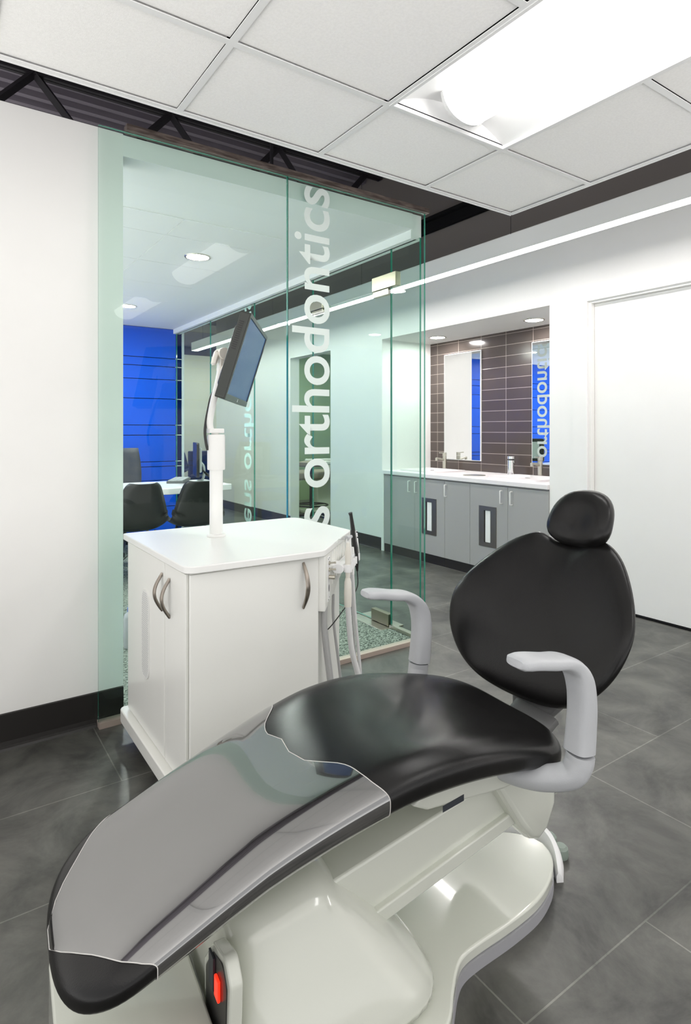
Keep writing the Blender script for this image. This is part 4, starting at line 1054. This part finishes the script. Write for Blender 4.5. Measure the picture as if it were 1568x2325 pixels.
for k in range(5):
    t = 2 * PI * k / 5; bm = new(); tube(bm, [(0, 0, 0.10), (0.28 * math.cos(t), 0.28 * math.sin(t), 0.075)], [0.025, 0.014], n=8); lathe(bm, [(0, 0.0), (0.025, 0.01), (0.028, 0.03), (0.025, 0.05), (0, 0.06)], c=(0.28 * math.cos(t), 0.28 * math.sin(t), 0), n=12); build('leg', bm, 'black_plastic', tc_, smooth=True)
# desktop monitor seen edge on
m2 = empty('desktop_monitor', 'silver and black computer monitor standing edge on on the desk', 'monitor', (2.045, 5.42, 0.74), R(-106))
bm = new(); prism(bm, rounded([(-0.22, 0.06), (0.22, 0.06), (0.22, 0.375), (-0.22, 0.375)], 0.02, 3), -0.025, 0.0, fn=lambda a, b, z: (a, z, b)); build('screen_housing', bm, 'black_plastic', m2, bevel=0.004)
bm = new(); box(bm, -0.16, 0.16, 0.0, 0.028, 0.10, 0.33); build('rear_cover', bm, 'keys', m2, bevel=0.012)
bm = new(); tube(bm, cr([(0, 0.02, 0.2), (0, 0.06, 0.14), (0, 0.05, 0.03), (0, 0.0, 0.012)], 5), 0.03, 0.012, n=12, side=(1, 0, 0)); lathe(bm, [(0, 0), (0.10, 0), (0.10, 0.008), (0, 0.014)]); build('stand', bm, 'keys', m2, smooth=True)
bm = new()
for k in range(3): tube(bm, cr([(0.05 - 0.03 * k, 0.03, 0.13), (0.05, 0.09, 0.08 - 0.01 * k), (0.0, 0.14, 0.04), (-0.08, 0.18 + 0.02 * k, 0.008)], 6), 0.004, n=6)
build('cables', bm, 'black_plastic', m2, smooth=True)
kb = empty('keyboard', 'grey computer keyboard on the desk before the blue wall', 'keyboard', (1.93, 5.60, 0.74), R(62))
bm = new(); prism(bm, rounded([(-0.22, -0.08), (0.22, -0.08), (0.22, 0.08), (-0.22, 0.08)], 0.012, 3), 0.0, 0.022); build('case', bm, 'dark_key', kb, bevel=0.003)
bm = new()
for i in range(14):
    for j in range(5): box(bm, -0.205 + i * 0.0295, -0.180 + i * 0.0295, -0.068 + j * 0.0275, -0.045 + j * 0.0275, 0.022, 0.029)
o = build('keys', bm, 'keys', kb, weld=False); o['kind'] = 'stuff'
# blue topped bottle at the left edge
bt = empty('water_bottle', 'clear bottle with blue cap on the floor by the left glass edge', 'bottle', (0.915, 3.47, 0.006))
bm = new(); lathe(bm, [(0, 0), (0.034, 0), (0.036, 0.01), (0.036, 0.16), (0.030, 0.185), (0.014, 0.20), (0, 0.20)]); build('body', bm, 'chair_grey', bt, smooth=True)
bm = new(); lathe(bm, [(0, 0.20), (0.016, 0.20), (0.016, 0.222), (0, 0.222)]); build('cap', bm, 'blue_plastic', bt, smooth=True)

# =================================================================== CORRIDOR END AND FAR ROOM
shell_chair(3.40, 10.1, R(150), 'dark grey shell chair at the far end of the corridor', 0.50, 'navy', None)
sf = empty('waiting_bench', 'dark navy bench with low back beside the corridor shell chair', 'bench', (3.75, 9.75, 0))
bm = new(); box(bm, -0.02, 1.0, 0.0, 0.5, 0.12, 0.45); build('seat', bm, 'navy', sf, bevel=0.02)
bm = new(); box(bm, -0.02, 1.0, 0.5, 0.62, 0.12, 0.86); build('backrest', bm, 'navy', sf, bevel=0.02)
for x in (0.05, 0.95):
    bm = new(); cyl(bm, (x, 0.1, 0), (x, 0.1, 0.13), 0.02); build('leg', bm, 'black_plastic', sf)
# stool just inside the doorway
so = empty('tall_stool', 'black tall clinic stool with foot ring just inside the doorway', 'stool', (4.22, 6.93, 0))
bm = new(); lathe(bm, [(0, 0.74), (0.17, 0.74), (0.185, 0.76), (0.18, 0.80), (0.10, 0.815), (0, 0.815)]); build('seat', bm, 'tan', so, smooth=True)
bm = new(); cyl(bm, (0, 0, 0.08), (0, 0, 0.74), 0.028); build('column', bm, 'black_plastic', so, smooth=True)
bm = new(); rr_ = [Vector((0.22 * math.cos(2 * PI * k / 32), 0.22 * math.sin(2 * PI * k / 32), 0.22)) for k in range(33)]; tube(bm, rr_, 0.011, n=8)
for k in range(3): t = 2 * PI * k / 3; cyl(bm, (0, 0, 0.22), (0.22 * math.cos(t), 0.22 * math.sin(t), 0.22), 0.008, n=8)
build('foot_ring', bm, 'black_plastic', so, smooth=True)
for k in range(5):
    t = 2 * PI * k / 5; bm = new(); tube(bm, [(0, 0, 0.10), (0.27 * math.cos(t), 0.27 * math.sin(t), 0.06)], [0.028, 0.016], n=8); lathe(bm, [(0, 0.0), (0.022, 0.008), (0.025, 0.025), (0.022, 0.045), (0, 0.05)], c=(0.27 * math.cos(t), 0.27 * math.sin(t), 0), n=12); build('leg', bm, 'black_plastic', so, smooth=True)
# tan patient chair in the far room
pc = empty('patient_chair', 'tan padded patient chair inside the room beyond the doorway', 'dental chair', (5.0, 7.7, 0), R(-100))
bm = new(); prism(bm, rounded([(-0.28, -0.7), (0.28, -0.7), (0.28, 0.3), (-0.28, 0.3)], 0.12), 0.5, 0.62); build('seat', bm, 'tan', pc, bevel=0.03, seg=3, smooth=True)
bm = new(); mt = Matrix.Translation((0, 0.35, 0.58)) @ Matrix.Rotation(R(35), 4, 'X'); box(bm, -0.3, 0.3, 0, 0.7, -0.05, 0.07, mtx=mt); build('backrest', bm, 'tan', pc, bevel=0.04, seg=3, smooth=True)
bm = new(); box(bm, -0.15, 0.15, -0.25, 0.15, 0.05, 0.5); box(bm, -0.3, 0.3, -0.5, 0.4, 0, 0.06); build('base', bm, 'chair_white', pc, bevel=0.02, weld=False)
bm = new(); box(bm, -0.40, -0.33, -0.25, 0.2, 0.72, 0.78); box(bm, 0.33, 0.40, -0.25, 0.2, 0.72, 0.78); box(bm, -0.39, -0.34, 0.1, 0.18, 0.5, 0.74); box(bm, 0.34, 0.39, 0.1, 0.18, 0.5, 0.74); build('armrest', bm, 'white_plastic', pc, bevel=0.02, weld=False)
wc = empty('wall_cabinet', 'small white cabinet with glass front on the sage wall beyond the doorway', 'cabinet', (6.22, 9.05, 0.82))
wc.location = (6.20, 9.0, 0.86)
bm = new(); box(bm, -0.1, 0.1, -0.42, 0.05, 0, 0.52); build('body', bm, 'gyp', wc)
bm = new(); box(bm, -0.112, -0.1, -0.34, -0.03, 0.07, 0.45); build('door', bm, 'keys', wc)
bm = new(); box(bm, -0.115, -0.112, -0.32, -0.12, 0.10, 0.42); build('glazing', bm, 'gyp', wc)
